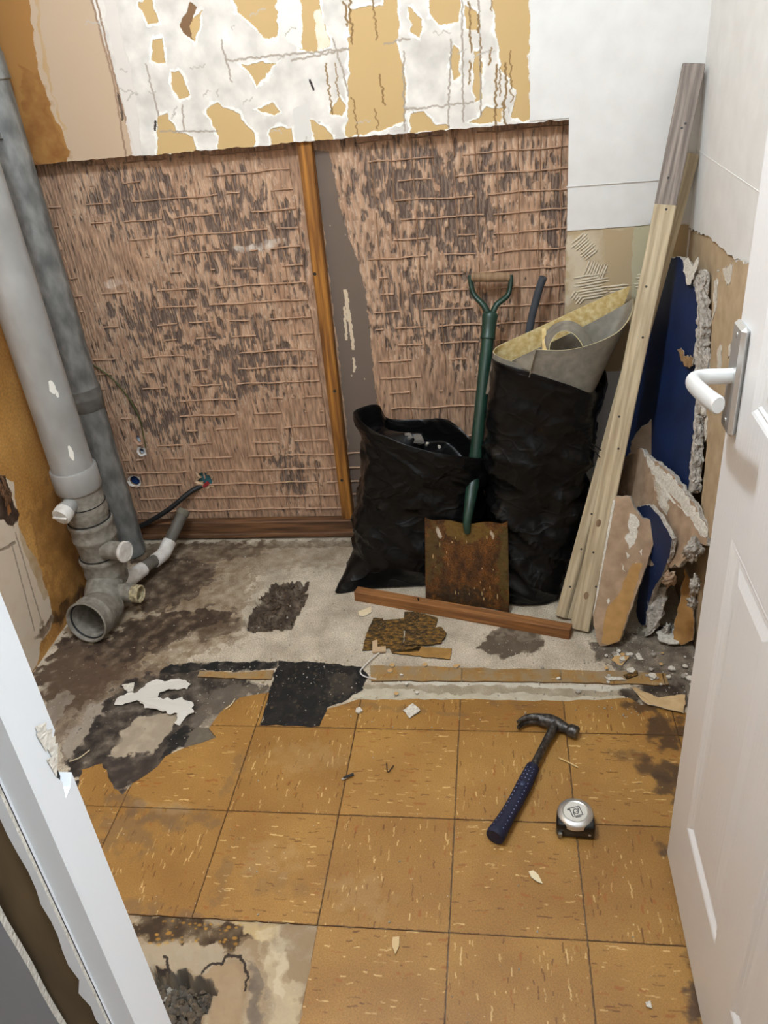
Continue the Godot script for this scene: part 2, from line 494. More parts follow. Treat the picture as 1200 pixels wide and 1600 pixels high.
func build_floor() -> void:
	fn.seed = 2; fn.frequency = 1.0
	pit = jag(V([-0.5929, 0.2427, -0.5423, 0.2398, -0.4818, 0.2471, -0.4802, 0.3154, -0.4919, 0.4717, -0.6191, 0.478, -0.6341, 0.4434, -0.6262, 0.3147]), 0.015, 0.008, 3)
	crater = jag(V([-0.5489, 1.4429, -0.503, 1.4565, -0.4796, 1.4456, -0.4505, 1.4519, -0.416, 1.4771, -0.4232, 1.5075, -0.4346, 1.5445, -0.5074, 1.5497]), 0.012, 0.01, 4)
	lip = V([-0.5942, 1.424, -0.5305, 1.4249, -0.4133, 1.4127, -0.3735, 1.4317, -0.3552, 1.4731, -0.3542, 1.5115, -0.3508, 1.5732, -0.5348, 1.5865])
	var root := setting("floor", "bare concrete screed with damp stains and black bitumen under yellow-brown tiles")
	var cv := Canvas.new(Vector2(1.79, 2.0), Vector2(LX, -0.06), 680.0, warp_bytes)
	cv.mix2(c8(158, 144, 124), c8(212, 198, 176), noise(cv.w, cv.h, 0.012, 51, 1, 1, 5), noise(cv.w, cv.h, 0.3, 52, 1, 1, 2), 0.0016)
	var brown := c8(56, 40, 26)
	cv.poly(V([-1.1597, 0.6885, -1.1908, 0.4236, -1.1684, 0.0216, -0.6683, 0.017, -0.662, 0.2148, -0.639, 0.5231, -0.7447, 0.605, -1.0028, 0.7825]), c8(112, 90, 64), 0.5, 0.04, 0.4)
	cv.poly(V([-0.7539, 0.0307, -0.3612, 0.0241, -0.3846, 0.1487, -0.6286, 0.1805]), c8(128, 108, 84), 0.4, 0.03, 0.4)
	cv.poly(V([-1.1793, 0.6502, -1.1624, 0.4837, -1.0428, 0.5262, -0.9789, 0.4141, -0.7595, 0.3773, -0.6572, 0.4228, -0.7854, 0.4818, -0.8572, 0.5526, -0.9155, 0.6463, -0.9922, 0.8053, -1.0756, 0.8524]), brown, 0.82, 0.024)
	cv.poly(V([-1.1253, 0.1001, -0.9077, 0.1113, -0.7885, 0.1784, -0.8356, 0.3298, -0.9261, 0.3926, -1.0205, 0.3612]), brown, 0.7, 0.024)
	cv.poly(V([-0.8018, 0.432, -0.6768, 0.4018, -0.6431, 0.481, -0.727, 0.5321, -0.8146, 0.4819]), brown, 0.45, 0.014)
	cv.poly(V([-1.1717, 0.0135, -0.8719, 0.0124, -0.6645, 0.0326, -0.6914, 0.1002, -0.8979, 0.1409, -1.0915, 0.1563]), brown, 0.35, 0.02)
	cv.poly(V([-0.9422, 0.0068, -0.3634, 0.0086, -0.3579, 0.0469, -0.9253, 0.058]), brown, 0.3, 0.01)
	cv.poly(V([-1.1889, 0.6503, -1.1418, 0.527, -0.9769, 0.6342, -0.8095, 0.6319, -0.8095, 0.6825, -0.9265, 0.7092, -0.9296, 0.8263, -0.9431, 0.9639, -1.0537, 0.8952]), c8(92, 72, 54), 0.6, 0.024)
	cv.poly(V([0.0585, 0.5178, 0.0721, 0.4746, 0.1317, 0.4551, 0.2038, 0.474, 0.2204, 0.5165, 0.2064, 0.563, 0.1546, 0.5687, 0.1126, 0.5892, 0.0708, 0.5747, 0.0367, 0.5494]), c8(72, 58, 44), 0.8, 0.006, 0.05)
	cv.poly(V([0.3397, 0.5286, 0.6292, 0.4207, 0.5967, 0.7246, 0.522, 0.7305, 0.4347, 0.7172, 0.4308, 0.638, 0.3562, 0.6033]), c8(60, 48, 38), 0.55, 0.02)
	cv.poly(V([-0.3148, 0.3473, 0.2668, 0.503, 0.2649, 0.5292, 0.0266, 0.4776, -0.3082, 0.3927]), c8(190, 180, 162), 0.25, 0.02)
	cv.poly(V([-0.9823, 0.9245, -0.9725, 0.8094, -0.9207, 0.7572, -0.907, 0.8696, -0.9303, 0.9734]), c8(158, 146, 132), 0.75, 0.012)
	cv.poly(V([-1.1008, 0.8033, -1.0658, 0.7266, -1.023, 0.7547, -1.0319, 0.8622]), c8(150, 138, 124), 0.7, 0.012)
	# the strip where a partition stood
	cv.poly(V([-0.2652, 0.6922, -0.0012, 0.692, 0.2531, 0.6963, 0.526, 0.7088, 0.5188, 0.7477, 0.2435, 0.7453, 0.0006, 0.7441, -0.2648, 0.7522]), c8(150, 136, 112), 0.7, 0.006)
	cv.poly(V([-0.2702, 0.7157, -0.1306, 0.7083, -0.0479, 0.7295, 0.1268, 0.7169, 0.2889, 0.7312, 0.4337, 0.7238, 0.4084, 0.7438, 0.2343, 0.7455, 0.0006, 0.7441, -0.192, 0.7461, -0.2704, 0.7478]), c8(196, 186, 164), 0.8, 0.005)
	cv.poly(V([-0.7262, 0.6611, -0.4756, 0.667, -0.4873, 0.6915, -0.7181, 0.6858]), c8(178, 164, 140), 0.7, 0.006)
	cv.poly(V([-0.2168, 0.6771, 0.0955, 0.6763, 0.3776, 0.6895, 0.4528, 0.697, 0.3754, 0.7074, 0.1273, 0.6919, -0.1984, 0.691]), c8(205, 198, 182), 0.8, 0.004)
	cv.poly(V([0.4166, 0.6842, 0.5482, 0.6705, 0.5409, 0.7472, 0.4455, 0.7451, 0.3738, 0.7207]), c8(48, 36, 26), 0.75, 0.01)
	# black bitumen
	var bit := c8(15, 11, 8)
	cv.poly(V([-0.9244, 0.7141, -0.8523, 0.6657, -0.6754, 0.6503, -0.5405, 0.6876, -0.4925, 0.713, -0.566, 0.7542, -0.5981, 0.7913, -0.6384, 0.8145, -0.6386, 0.8662, -0.6614, 0.9165, -0.692, 0.9495, -0.7035, 0.9925, -0.7472, 1.0426, -0.8244, 1.0638, -0.9078, 1.0209, -0.9431, 0.9639, -0.9277, 0.8307]), c8(40, 31, 24), 0.8, 0.016)
	cv.poly(V([-0.7413, 0.6154, -0.503, 0.6097, -0.5023, 0.6426, -0.5996, 0.6516, -0.6994, 0.6431, -0.7533, 0.6616, -0.8259, 0.6627, -0.8132, 0.6319]), bit, 0.92, 0.006)
	cv.poly(V([-0.6398, 0.7087, -0.538, 0.6972, -0.4806, 0.7199, -0.5022, 0.771, -0.5935, 0.8067, -0.6269, 0.8617, -0.5978, 0.9024, -0.6649, 0.9207, -0.6739, 0.8198]), c8(112, 100, 86), 0.6, 0.012)
	cv.poly(V([-0.8431, 0.9545, -0.8411, 0.872, -0.8161, 0.8234, -0.7426, 0.8082, -0.708, 0.8338, -0.7234, 0.8897, -0.7316, 0.9389, -0.7906, 0.9548]), c8(172, 156, 134), 0.9, 0.006, 0.1)
	cv.poly(V([-0.7134, 0.9659, -0.7077, 0.9057, -0.69, 0.842, -0.6616, 0.8669, -0.6697, 0.9208, -0.692, 0.9495]), bit, 0.8, 0.008)
	cv.poly(V([-0.6614, 0.9165, -0.6597, 0.8626, -0.6085, 0.8569, -0.5886, 0.8898, -0.6229, 0.9153]), c8(98, 88, 74), 0.85, 0.004)
	cv.poly(V([-0.9123, 1.0115, -0.8655, 0.9711, -0.789, 0.9587, -0.7213, 0.9662, -0.7375, 1.0276, -0.7615, 1.0649, -0.8014, 1.0808]), c8(56, 45, 38), 0.75, 0.016)
	cv.poly(V([-0.5, 0.6071, -0.3819, 0.6107, -0.2657, 0.6292, -0.2442, 0.6607, -0.2519, 0.7153, -0.2868, 0.7481, -0.334, 0.7805, -0.3396, 0.8473, -0.4908, 0.8494, -0.4943, 0.7481]), bit, 0.97, 0.003, 0.05)
	for i in 240:
		var q := Vector2(rng.randf_range(-0.53, -0.3), rng.randf_range(0.6, 0.85))
		cv.blob(q, Vector2(rng.randf_range(0.001, 0.006), rng.randf_range(0.001, 0.006)), 0, c8(110, 92, 64), rng.randf_range(0.15, 0.6), 0.6, 0.7)
	cv.poly(V([-0.3486, 0.6502, -0.2707, 0.6539, -0.2629, 0.7086, -0.3073, 0.744, -0.3391, 0.7333]), c8(76, 66, 54), 0.6, 0.014)
	# broken ground by the threshold
	cv.poly(V([-0.6466, 1.3436, -0.2451, 1.3478, -0.2376, 1.565, -0.546, 1.5873]), c8(150, 126, 96), 0.85, 0.004)
	cv.poly(V([-0.6253, 1.3464, -0.4862, 1.3489, -0.4019, 1.3647, -0.3625, 1.39, -0.391, 1.404, -0.4446, 1.3999, -0.5669, 1.4124, -0.604, 1.3997]), c8(58, 40, 20), 0.85, 0.014)
	for i in 60:
		cv.blob(Vector2(-0.46, 1.385) + Vector2(rng.randf_range(-0.11, 0.06), rng.randf_range(-0.025, 0.025)), Vector2(0.003, 0.002) * rng.randf_range(0.6, 2.2), 0, c8(186, 132, 40), 0.7, 0.6, 0.6)
	cv.poly(V([-0.4227, 1.3452, -0.3328, 1.3478, -0.3344, 1.3932, -0.3674, 1.3853, -0.4019, 1.3647]), c8(190, 164, 116), 0.75, 0.01)
	cv.poly(V([-0.5981, 1.4143, -0.4323, 1.3992, -0.4098, 1.4245, -0.4308, 1.4448, -0.4525, 1.4532, -0.4796, 1.4456, -0.503, 1.4565, -0.5258, 1.4378, -0.5702, 1.4526]), c8(166, 148, 122), 0.9, 0.006, 0.1)
	cv.poly(V([-0.4608, 1.4653, -0.4105, 1.4305, -0.3753, 1.4342, -0.3602, 1.4678, -0.3591, 1.5064, -0.3552, 1.5735, -0.4179, 1.5781, -0.4098, 1.4935]), c8(158, 132, 100), 0.9, 0.006, 0.1)
	cv.poly(V([-0.3761, 1.4224, -0.3529, 1.4269, -0.331, 1.4659, -0.3194, 1.5302, -0.3136, 1.5705, -0.3442, 1.5727, -0.3474, 1.511, -0.3505, 1.4728]), c8(104, 90, 76), 0.75, 0.008)
	cv.poly(V([-0.3377, 1.4199, -0.3069, 1.406, -0.2823, 1.4513, -0.2545, 1.483, -0.2376, 1.565, -0.3027, 1.5697, -0.314, 1.487]), c8(196, 176, 142), 0.65, 0.012)
	cv.poly(V([-0.366, 1.3664, -0.3366, 1.3583, -0.2923, 1.4171, -0.2888, 1.4853, -0.3073, 1.4811, -0.3161, 1.4186]), c8(206, 190, 160), 0.55, 0.012)
	cv.poly(crater, c8(58, 50, 40), 0.85, 0.006)
	cv.poly(pit, c8(66, 52, 40), 0.9, 0.004)
	for e in [V([-0.4502, 1.453, -0.4389, 1.4382, -0.4191, 1.4346, -0.4088, 1.4196, -0.3864, 1.4206, -0.369, 1.4396, -0.3605, 1.4622, -0.363, 1.4792]), V([-0.5292, 1.4284, -0.511, 1.4546, -0.5402, 1.4494])]:
		for i in e.size() - 1: cv.line(e[i], e[i + 1], 0.0025, c8(48, 36, 26), 0.9, 0.002)
	for i in 1500:
		var q := Vector2(rng.randf_range(LX, RX), rng.randf_range(0.0, 0.9))
		cv.blob(q, Vector2(rng.randf_range(0.0008, 0.003), rng.randf_range(0.0008, 0.0025)), rng.randf() * 3.0, c8(206, 196, 178) if rng.randf() < 0.7 else c8(70, 58, 46), rng.randf_range(0.3, 0.9), 0.8, 0.4)
	M.slab = uvmat(cv.tex(), 0.85, gtex(1024, 1024, 0.05, 53, 1, 1, 5), 0.25)
	var st := mb(true)
	grid(st, 224, 250, func(u: float, v: float) -> Vector3:
		var p := Vector2(lerpf(LX, RX, u), lerpf(-0.06, 1.93, v))
		return Vector3(p.x, floor_y(p), p.y), false)
	obj("concrete_slab", st, M.slab, root)
	st = mb()
	box(st, Vector3((LX + RX) / 2, -0.13, 0.935), Vector3(RX - LX, 0.06, 1.99))
	for s in [[LX + 0.002, true], [RX - 0.002, true]]: box(st, Vector3(s[0], -0.06, 0.935), Vector3(0.004, 0.1, 1.99))
	obj("subfloor", st, M.concrete, root)
	# vinyl tiles, each a piece of its own
	var tc := Canvas.new(Vector2(1.79, 1.27), Vector2(LX, 0.57), 760.0, warp_bytes)
	tc.mix2(c8(142, 100, 46), c8(168, 125, 63), noise(tc.w, tc.h, 0.006, 54, 1, 1, 4), noise(tc.w, tc.h, 0.4, 55, 1, 1, 2), 0.0012)
	for i in range(-5, 3):
		for j in range(-2, 4):
			var turned := (i + j) & 1 == 0
			var corner := Vector2(i * 0.25, 0.8475 + j * 0.25)
			var shade := rng.randf_range(-0.16, 0.16)
			tc.poly(PackedVector2Array([corner, corner + Vector2(0.25, 0), corner + Vector2(0.25, 0.25), corner + Vector2(0, 0.25)]), c8(120, 82, 36) if shade < 0 else c8(198, 152, 84), absf(shade), 0.0, 0.0)
			for k in 120:
				var q := corner + Vector2(rng.randf(), rng.randf()) * 0.25
				var ln := rng.randf_range(0.003, 0.028) * (0.5 if rng.randf() < 0.6 else 1.0)
				var e := q + (Vector2(rng.randf_range(-0.08, 0.08) * ln, ln) if turned else Vector2(ln, rng.randf_range(-0.08, 0.08) * ln))
				e = e.clamp(corner, corner + Vector2(0.25, 0.25))
				var kind := rng.randf()
				if kind < 0.45: tc.line(q, e, rng.randf_range(0.0005, 0.0016), c8(222, 192, 136), rng.randf_range(0.12, 0.6), 0.0009)
				elif kind < 0.85: tc.line(q, e, rng.randf_range(0.0005, 0.0014), c8(104, 66, 28), rng.randf_range(0.15, 0.6), 0.001)
				else: tc.line(q, e, rng.randf_range(0.001, 0.0035), c8(150, 92, 38), rng.randf_range(0.3, 0.6), 0.002)
			tc.line(corner, corner + Vector2(0.25, 0), 0.0024, c8(90, 60, 28), 0.35, 0.0002)
			tc.line(corner, corner + Vector2(0, 0.25), 0.0024, c8(90, 60, 28), 0.35, 0.0002)
	var dirt := c8(64, 46, 32)
	for e in [[0.4751, 0.8306, 0.05, 0.06, 0.75], [0.442, 0.9443, 0.06, 0.035, 0.7], [0.4613, 0.9872, 0.045, 0.05, 0.7], [0.4283, 0.7603, 0.05, 0.02, 0.7], [0.4144, 1.1471, 0.022, 0.02, 0.7], [0.3855, 0.9099, 0.05, 0.02, 0.35], [0.4171, 1.4378, 0.02, 0.04, 0.8], [0.4249, 1.3718, 0.03, 0.015, 0.4]]:
		var f := Vector2(e[0], e[1])
		tc.blob(f, Vector2(e[2], e[3]), 0.2, dirt, e[4], 0.7, 0.6)
	for e in [[-0.7068, 1.1616, 0.1, 0.06, 0.5], [-0.6203, 1.1163, 0.12, 0.03, 0.5], [-0.6529, 0.8834, 0.06, 0.03, 0.4], [-0.7557, 1.0789, 0.06, 0.02, 0.6], [-0.6099, 1.3347, 0.05, 0.03, 0.5], [-0.4739, 1.3469, 0.1, 0.012, 0.5], [-0.5122, 0.9781, 0.02, 0.08, 0.4], [-0.4615, 1.2568, 0.02, 0.08, 0.35], [-0.3522, 1.2652, 0.08, 0.03, 0.25], [-0.1887, 0.7749, 0.2, 0.012, 0.4], [0.1261, 0.7567, 0.06, 0.015, 0.4]]:
		tc.blob(Vector2(e[0], e[1]), Vector2(e[2], e[3]), 0.1, c8(112, 86, 62), e[4], 0.9, 0.7)
	for e in [[-0.3526, 0.9343, 0.12, 0.06, 0.22], [-0.6441, 1.0918, 0.08, 0.02, 0.3], [-0.1803, 1.2836, 0.08, 0.05, 0.2], [-0.3792, 1.2084, 0.08, 0.05, 0.2]]:
		tc.blob(Vector2(e[0], e[1]), Vector2(e[2], e[3]), 0.1, c8(196, 170, 134), e[4], 0.9, 0.6)
	tc.poly(V([-0.2612, 0.5989, 0.542, 0.6222, 0.5284, 0.6955, -0.2478, 0.6966]), c8(150, 128, 98), 0.62, 0.012, 0.5)
	tc.poly(V([-0.7362, 0.6308, -0.4935, 0.6274, -0.4851, 0.701, -0.7165, 0.6907]), c8(150, 128, 98), 0.55, 0.012, 0.5)
	for i in 400:
		tc.blob(Vector2(rng.randf_range(LX, RX), rng.randf_range(0.6, 1.83)), Vector2(rng.randf_range(0.0006, 0.0022), rng.randf_range(0.0006, 0.0018)), rng.randf() * 3.0, c8(226, 206, 160), rng.randf_range(0.4, 0.95), 0.8, 0.4)
	M.tile = uvmat(tc.tex(), 0.42, gtex(512, 512, 0.03, 56, 1, 1, 4), 0.05)
	M.tile_edge = mat(c8(96, 66, 34), 0.8)
	var area := V([-0.257, 0.7497, -0.0042, 0.742, 0.2437, 0.7431, 0.4102, 0.7308, 0.4296, 0.7518, 0.5225, 0.7748])
	area.append_array(V([RX, 0.80, RX, FRONT, -0.2505, FRONT, -0.2505, 1.348, LX, 1.346, LX, 1.06]))
	area.append_array(V([-0.8347, 1.1033, -0.7975, 1.0717, -0.7592, 1.063, -0.7469, 1.0316, -0.7061, 0.9812, -0.6984, 0.9497, -0.6568, 0.9204, -0.6255, 0.9073, -0.5899, 0.8857, -0.6183, 0.8572, -0.6038, 0.8003, -0.569, 0.7497, -0.4954, 0.7295, -0.4918, 0.8452, -0.3404, 0.8431, -0.3303, 0.7826, -0.2798, 0.7615]))
	area = jag(area, 0.02, 0.004, 7)
	var strips := [jag(V([-0.244, 0.6239, -0.0034, 0.6278, 0.2417, 0.6314, 0.5077, 0.6415, 0.5082, 0.6825, 0.2386, 0.6784, -0.0017, 0.678, -0.233, 0.6821]), 0.03, 0.004, 8), jag(V([-0.7078, 0.6508, -0.5982, 0.6566, -0.5017, 0.6451, -0.5, 0.682, -0.6678, 0.6751, -0.7078, 0.6733]), 0.02, 0.004, 9), jag(V([-0.8905, 0.9954, -0.8468, 0.9764, -0.7958, 1.0353, -0.7556, 1.0718, -0.7696, 1.0901, -0.8302, 1.0996, -0.8718, 1.0566]), 0.012, 0.005, 10)]
	for i in range(-5, 3):
		for j in range(-1, 4):
			var gap := 0.0005
			var c := Vector2(i * 0.25, 0.8475 + j * 0.25)
			var sq := PackedVector2Array([c + Vector2(gap, gap), c + Vector2(0.25 - gap, gap), c + Vector2(0.25 - gap, 0.25 - gap), c + Vector2(gap, 0.25 - gap)])
			for a in Geometry2D.intersect_polygons(sq, area): tile(a, tc, root)
	for s in strips:
		for i in range(-6, 3):
			var sq := PackedVector2Array([Vector2(i * 0.25 + 0.0006, 0.5), Vector2(i * 0.25 + 0.2494, 0.5), Vector2(i * 0.25 + 0.2494, 1.3), Vector2(i * 0.25 + 0.0006, 1.3)])
			for a in Geometry2D.intersect_polygons(sq, s): tile(a, tc, root)
	# loose rubble in the crater and soil in the pit
	heap("crater_rubble", crater, -0.058, 420, 0.0025, 0.011, [M.concrete, mat(c8(96, 82, 66), 0.95), M.plaster], root)
	heap("pit_soil", pit, -0.022, 900, 0.0012, 0.0045, [mat(c8(74, 58, 44), 0.95), mat(c8(96, 78, 60), 0.95), M.plaster], root)
	# the hallway floor outside the door
	var hf := setting("floor", "hallway floor outside the door")
	st = mb()
	box(st, Vector3(0.1, -0.05, 2.68), Vector3(2.8, 0.1, 1.49))
	obj("hall_floor_board", st, M.wood_brown, hf)

func tile(a: PackedVector2Array, tc: Canvas, root: Node) -> void:
	var ar := 0.0
	for i in a.size(): ar += a[i].cross(a[(i + 1) % a.size()])
	if absf(ar) < 0.0004 or Geometry2D.triangulate_polygon(a).is_empty(): return
	var mid := Vector2.ZERO
	for p in a: mid += p / a.size()
	var m := ArrayMesh.new()
	# x stays, the outline's y becomes z: mirror it so that the front face looks up
	var f := PackedVector2Array()
	for p in a: f.append(Vector2(p.x - mid.x, mid.y - p.y))
	f.reverse()
	prism(m, f, 0.0035, M.tile, M.tile_edge, null, 0.0, func(c: Vector2) -> Vector2: return tc.uv(Vector2(c.x + mid.x, mid.y - c.y)))
	obj("floor_tile", m, null, root, "", Transform3D(Basis(Vector3.RIGHT, Vector3(0, 0, -1), Vector3.UP), Vector3(mid.x, rng.randf_range(-0.0004, 0.0004), mid.y)))

func rock(sd: int, flat := 1.0) -> ArrayMesh:
	var st := mb()
	fn.seed = sd; fn.frequency = 1.0
	var f := func(u: float, v: float) -> Vector3:
		var th := u * TAU; var ph := v * PI
		var d := Vector3(sin(ph) * cos(th), cos(ph), sin(ph) * sin(th))
		return d * (0.8 + 0.5 * fn.get_noise_3d(d.x * 1.1, d.y * 1.1, d.z * 1.1)) * Vector3(1, flat, 0.8)
	grid(st, 7, 4, f, false, true)
	st.generate_normals()
	return st.commit()

func heap(n: String, where: PackedVector2Array, y: float, count: int, lo: float, hi: float, mats: Array, root: Node) -> void:
	var box2 := Rect2(where[0], Vector2.ZERO)
	for p in where: box2 = box2.expand(p)
	for k in mats.size():
		var mm := MultiMesh.new()
		mm.transform_format = MultiMesh.TRANSFORM_3D
		mm.mesh = rock(60 + k)
		var list := []
		var part := count / mats.size() if k < 2 else count / 40
		while list.size() < part:
			var q := box2.position + Vector2(rng.randf(), rng.randf()) * box2.size
			if not Geometry2D.is_point_in_polygon(q, where): continue
			var r := lerpf(lo, hi, pow(rng.randf(), 2.2))
			list.append(Transform3D(Basis.from_euler(Vector3(rng.randf() * 6, rng.randf() * 6, rng.randf() * 6)).scaled(Vector3.ONE * r), Vector3(q.x, y + r * 0.4 + rng.randf() * 0.008, q.y)))
		mm.instance_count = list.size()
		for i in list.size(): mm.set_instance_transform(i, list[i])
		var o := MultiMeshInstance3D.new()
		o.name = n; o.multimesh = mm; o.material_override = mats[k]
		o.set_meta("kind", "stuff")
		root.add_child(o, true)

# ---------------------------------------------------------------- back wall
func build_back_wall() -> void:
	var root := setting("wall_back", "back wall with a big opening cut in its board")
	var bl := Vector3(-1.0966, 1.2121, 0); var br := Vector3(0.2908, 1.2088, 0); var rb := Vector3(0.2893, 0.7429, 0)
	var bw := Canvas.new(Vector2(1.79, 1.42), Vector2(LX, 0.55), 660.0, warp_bytes)
	var crk := noise(bw.w, bw.h, 0.02, 61, 1, 1, 5)
	bw.mix2(c8(212, 204, 194), c8(226, 219, 210), noise(bw.w, bw.h, 0.01, 62, 1, 1, 4), crk, 0.0007)
	# bare pinkish board and the brown painted band on the left
	bw.poly(V([-0.9021, 2.3127, -0.6317, 2.2776, -0.8563, 1.5639, -0.8366, 1.3974, -0.8346, 1.183, -1.3549, 1.1588]), c8(192, 166, 138), 1.0, 0.0015, 0.0, 112)
	bw.poly(V([-0.9282, 2.3161, -0.7724, 2.2959, -1.0074, 1.578, -1.0258, 1.4983, -1.0377, 1.4217, -1.0291, 1.3401, -1.0141, 1.2858, -1.0125, 1.2391, -1.0327, 1.1977, -1.3862, 1.1778]), c8(160, 112, 56), 1.0, 0.003, 0.0, 116)
	bw.poly(V([-1.0818, 1.447, -1.0391, 1.4175, -1.0291, 1.3401, -1.0258, 1.2944, -1.0149, 1.2314, -1.0327, 1.1977, -1.147, 1.2062]), c8(134, 86, 34), 0.5, 0.012, 0.6)
	bw.poly(V([-0.9949, 1.59, -1.0183, 1.4272, -1.0106, 1.2856, -1.0036, 1.285, -1.0128, 1.3685, -1.0024, 1.4962, -0.9851, 1.5891]), c8(190, 150, 96), 0.5, 0.004, 0.3)
	for e in [[-0.852, 1.5897, -0.8439, 1.3836], [-0.8439, 1.3836, -0.8579, 1.2037], [-0.8392, 1.5885, -0.8382, 1.3541], [-0.8382, 1.3541, -0.8289, 1.2047]]:
		bw.line(Vector2(e[0], e[1]), Vector2(e[2], e[3]), 0.003, c8(150, 122, 98), 0.6, 0.001)
	bw.poly(V([-0.8255, 1.6129, -0.7923, 1.6098, -0.7942, 1.3504, -0.814, 1.2067, -0.8421, 1.2089, -0.8314, 1.3535]), c8(220, 210, 200), 0.9, 0.003, 0.1, 120)
	bw.poly(V([-0.8443, 1.3634, -0.8382, 1.3541, -0.8401, 1.3024, -0.8473, 1.2954]), c8(50, 38, 30), 0.9, 0.001)
	# torn paper: a bright ragged rim, then the tan board in it
	var tan := c8(196, 164, 112)
	var tears := [V([-0.7378, 1.5463, -0.7018, 1.5599, -0.6965, 1.5027, -0.7248, 1.5013, -0.7364, 1.533]), V([-0.7199, 1.4683, -0.6949, 1.4688, -0.7005, 1.4113, -0.7318, 1.421]), V([-0.5161, 1.6083, -0.4325, 1.6002, -0.3964, 1.5211, -0.4064, 1.4498, -0.4442, 1.4438, -0.4694, 1.4821, -0.4971, 1.5044]), V([-0.3271, 1.59, -0.2939, 1.4987, -0.281, 1.4186, -0.3223, 1.406, -0.3534, 1.4114]), V([-0.6874, 1.396, -0.6702, 1.3974, -0.651, 1.3415, -0.6819, 1.3324, -0.6967, 1.3568]), V([-0.5045, 1.3971, -0.4174, 1.3924, -0.4745, 1.3454, -0.4821, 1.3673]), V([-0.6168, 1.3037, -0.5832, 1.3185, -0.5351, 1.2882, -0.5231, 1.2621, -0.5003, 1.2379, -0.5113, 1.2054, -0.6061, 1.2065, -0.5996, 1.2381]), V([-0.4822, 1.2927, -0.4426, 1.3098, -0.4253, 1.2837, -0.4434, 1.275]), V([-0.4584, 1.2451, -0.4025, 1.2481, -0.4039, 1.2062, -0.4599, 1.206]), V([-0.3504, 1.2631, -0.3011, 1.2223, -0.303, 1.2075, -0.3501, 1.2051]), V([-0.3034, 1.2695, -0.2709, 1.3071, -0.2574, 1.2846, -0.2731, 1.2627]), V([-0.2261, 1.486, -0.142, 1.4872, -0.1264, 1.4575, -0.102, 1.3211, -0.1133, 1.2368, -0.1666, 1.2191, -0.2657, 1.2136, -0.2469, 1.3051]), V([-0.1395, 1.5473, -0.108, 1.5319, -0.1145, 1.4171, -0.1366, 1.4111, -0.1458, 1.4462]), V([-0.75, 1.2996, -0.7197, 1.3031, -0.7088, 1.2542, -0.6626, 1.243, -0.6661, 1.2111, -0.7734, 1.2052]), V([-0.0882, 1.4797, -0.0571, 1.4511, -0.0643, 1.4126, -0.0861, 1.4277]), V([-0.035, 1.5617, 0.0432, 1.5541, 0.0294, 1.4368, -0.0173, 1.4346, -0.0353, 1.462]), V([0.0426, 1.4676, 0.0689, 1.4575, 0.0733, 1.4108, 0.0467, 1.4197]), V([0.1121, 1.5474, 0.1934, 1.5396, 0.1938, 1.2123, 0.1519, 1.2214, 0.1617, 1.2852, 0.1287, 1.329, 0.1149, 1.3967]), V([0.0106, 1.3901, 0.03, 1.3805, 0.0291, 1.3238, 0.0102, 1.3172]), V([0.063, 1.3722, 0.0782, 1.3736, 0.0798, 1.2697, 0.0593, 1.2629]), V([-0.0994, 1.2502, -0.067, 1.2576, -0.034, 1.2232, 0.0005, 1.2132, -0.1027, 1.2067]), V([0.05, 1.2209, 0.0901, 1.2491, 0.1305, 1.2487, 0.1222, 1.218]), V([-0.6103, 1.5016, -0.5784, 1.5145, -0.617, 1.4565, -0.6339, 1.4688])]
	for k in tears.size(): tears[k] = jag(tears[k], 0.012, 0.004, 300 + k)
	for e in tears:
		var c := Vector2.ZERO
		for p in e: c += p / e.size()
		var rim := PackedVector2Array()
		for p in e: rim.append(p + (p - c).normalized() * 0.007)
		bw.poly(rim, c8(243, 240, 232), 0.9, 0.006, 0.1, 150)
	for e in tears: bw.poly(e, tan, 1.0, 0.003, 0.0, 88)
	bw.poly(V([-0.311, 1.4873, -0.2948, 1.4923, -0.2795, 1.4184, -0.3141, 1.408]), c8(236, 226, 205), 0.9, 0.002, 0.1, 110)
	bw.poly(V([-0.3766, 1.5948, -0.3331, 1.5906, -0.3471, 1.4109, -0.3825, 1.4302, -0.3964, 1.4821]), c8(240, 234, 218), 0.95, 0.003, 0.1, 140)
	bw.poly(V([-0.3951, 1.2857, -0.3486, 1.2992, -0.3555, 1.2146, -0.3963, 1.2117]), c8(214, 208, 200), 1.0, 0.001, 0.0, 124)
	bw.poly(V([-0.6483, 1.4917, -0.6078, 1.5343, -0.593, 1.5211, -0.6195, 1.4891, -0.6196, 1.4594, -0.643, 1.4723]), c8(124, 92, 62), 1.0, 0.003, 0.0, 70)
	# knife marks and faint lines where wall tiles were
	for e in [[-0.5475, 1.453, -0.5379, 1.3607], [-0.5452, 1.4076, -0.2353, 1.4065], [-0.7493, 1.4183, -0.7442, 1.3021], [-0.7498, 1.265, -0.5966, 1.253], [-0.6765, 1.3188, -0.6848, 1.2599], [-0.3802, 1.3933, -0.2434, 1.4045], [-0.1044, 1.3896, -0.115, 1.2151], [-0.2716, 1.4311, -0.2453, 1.305], [-0.1492, 1.4096, -0.0871, 1.4147], [-0.1113, 1.2626, 0.0594, 1.2657], [0.0113, 1.4033, -0.0058, 1.2137], [0.0402, 1.4804, 0.0328, 1.2252], [0.0783, 1.4769, 0.0772, 1.2359]]:
		bw.line(Vector2(e[0], e[1]), Vector2(e[2], e[3]), 0.0025, c8(162, 148, 132), 0.55, 0.002)
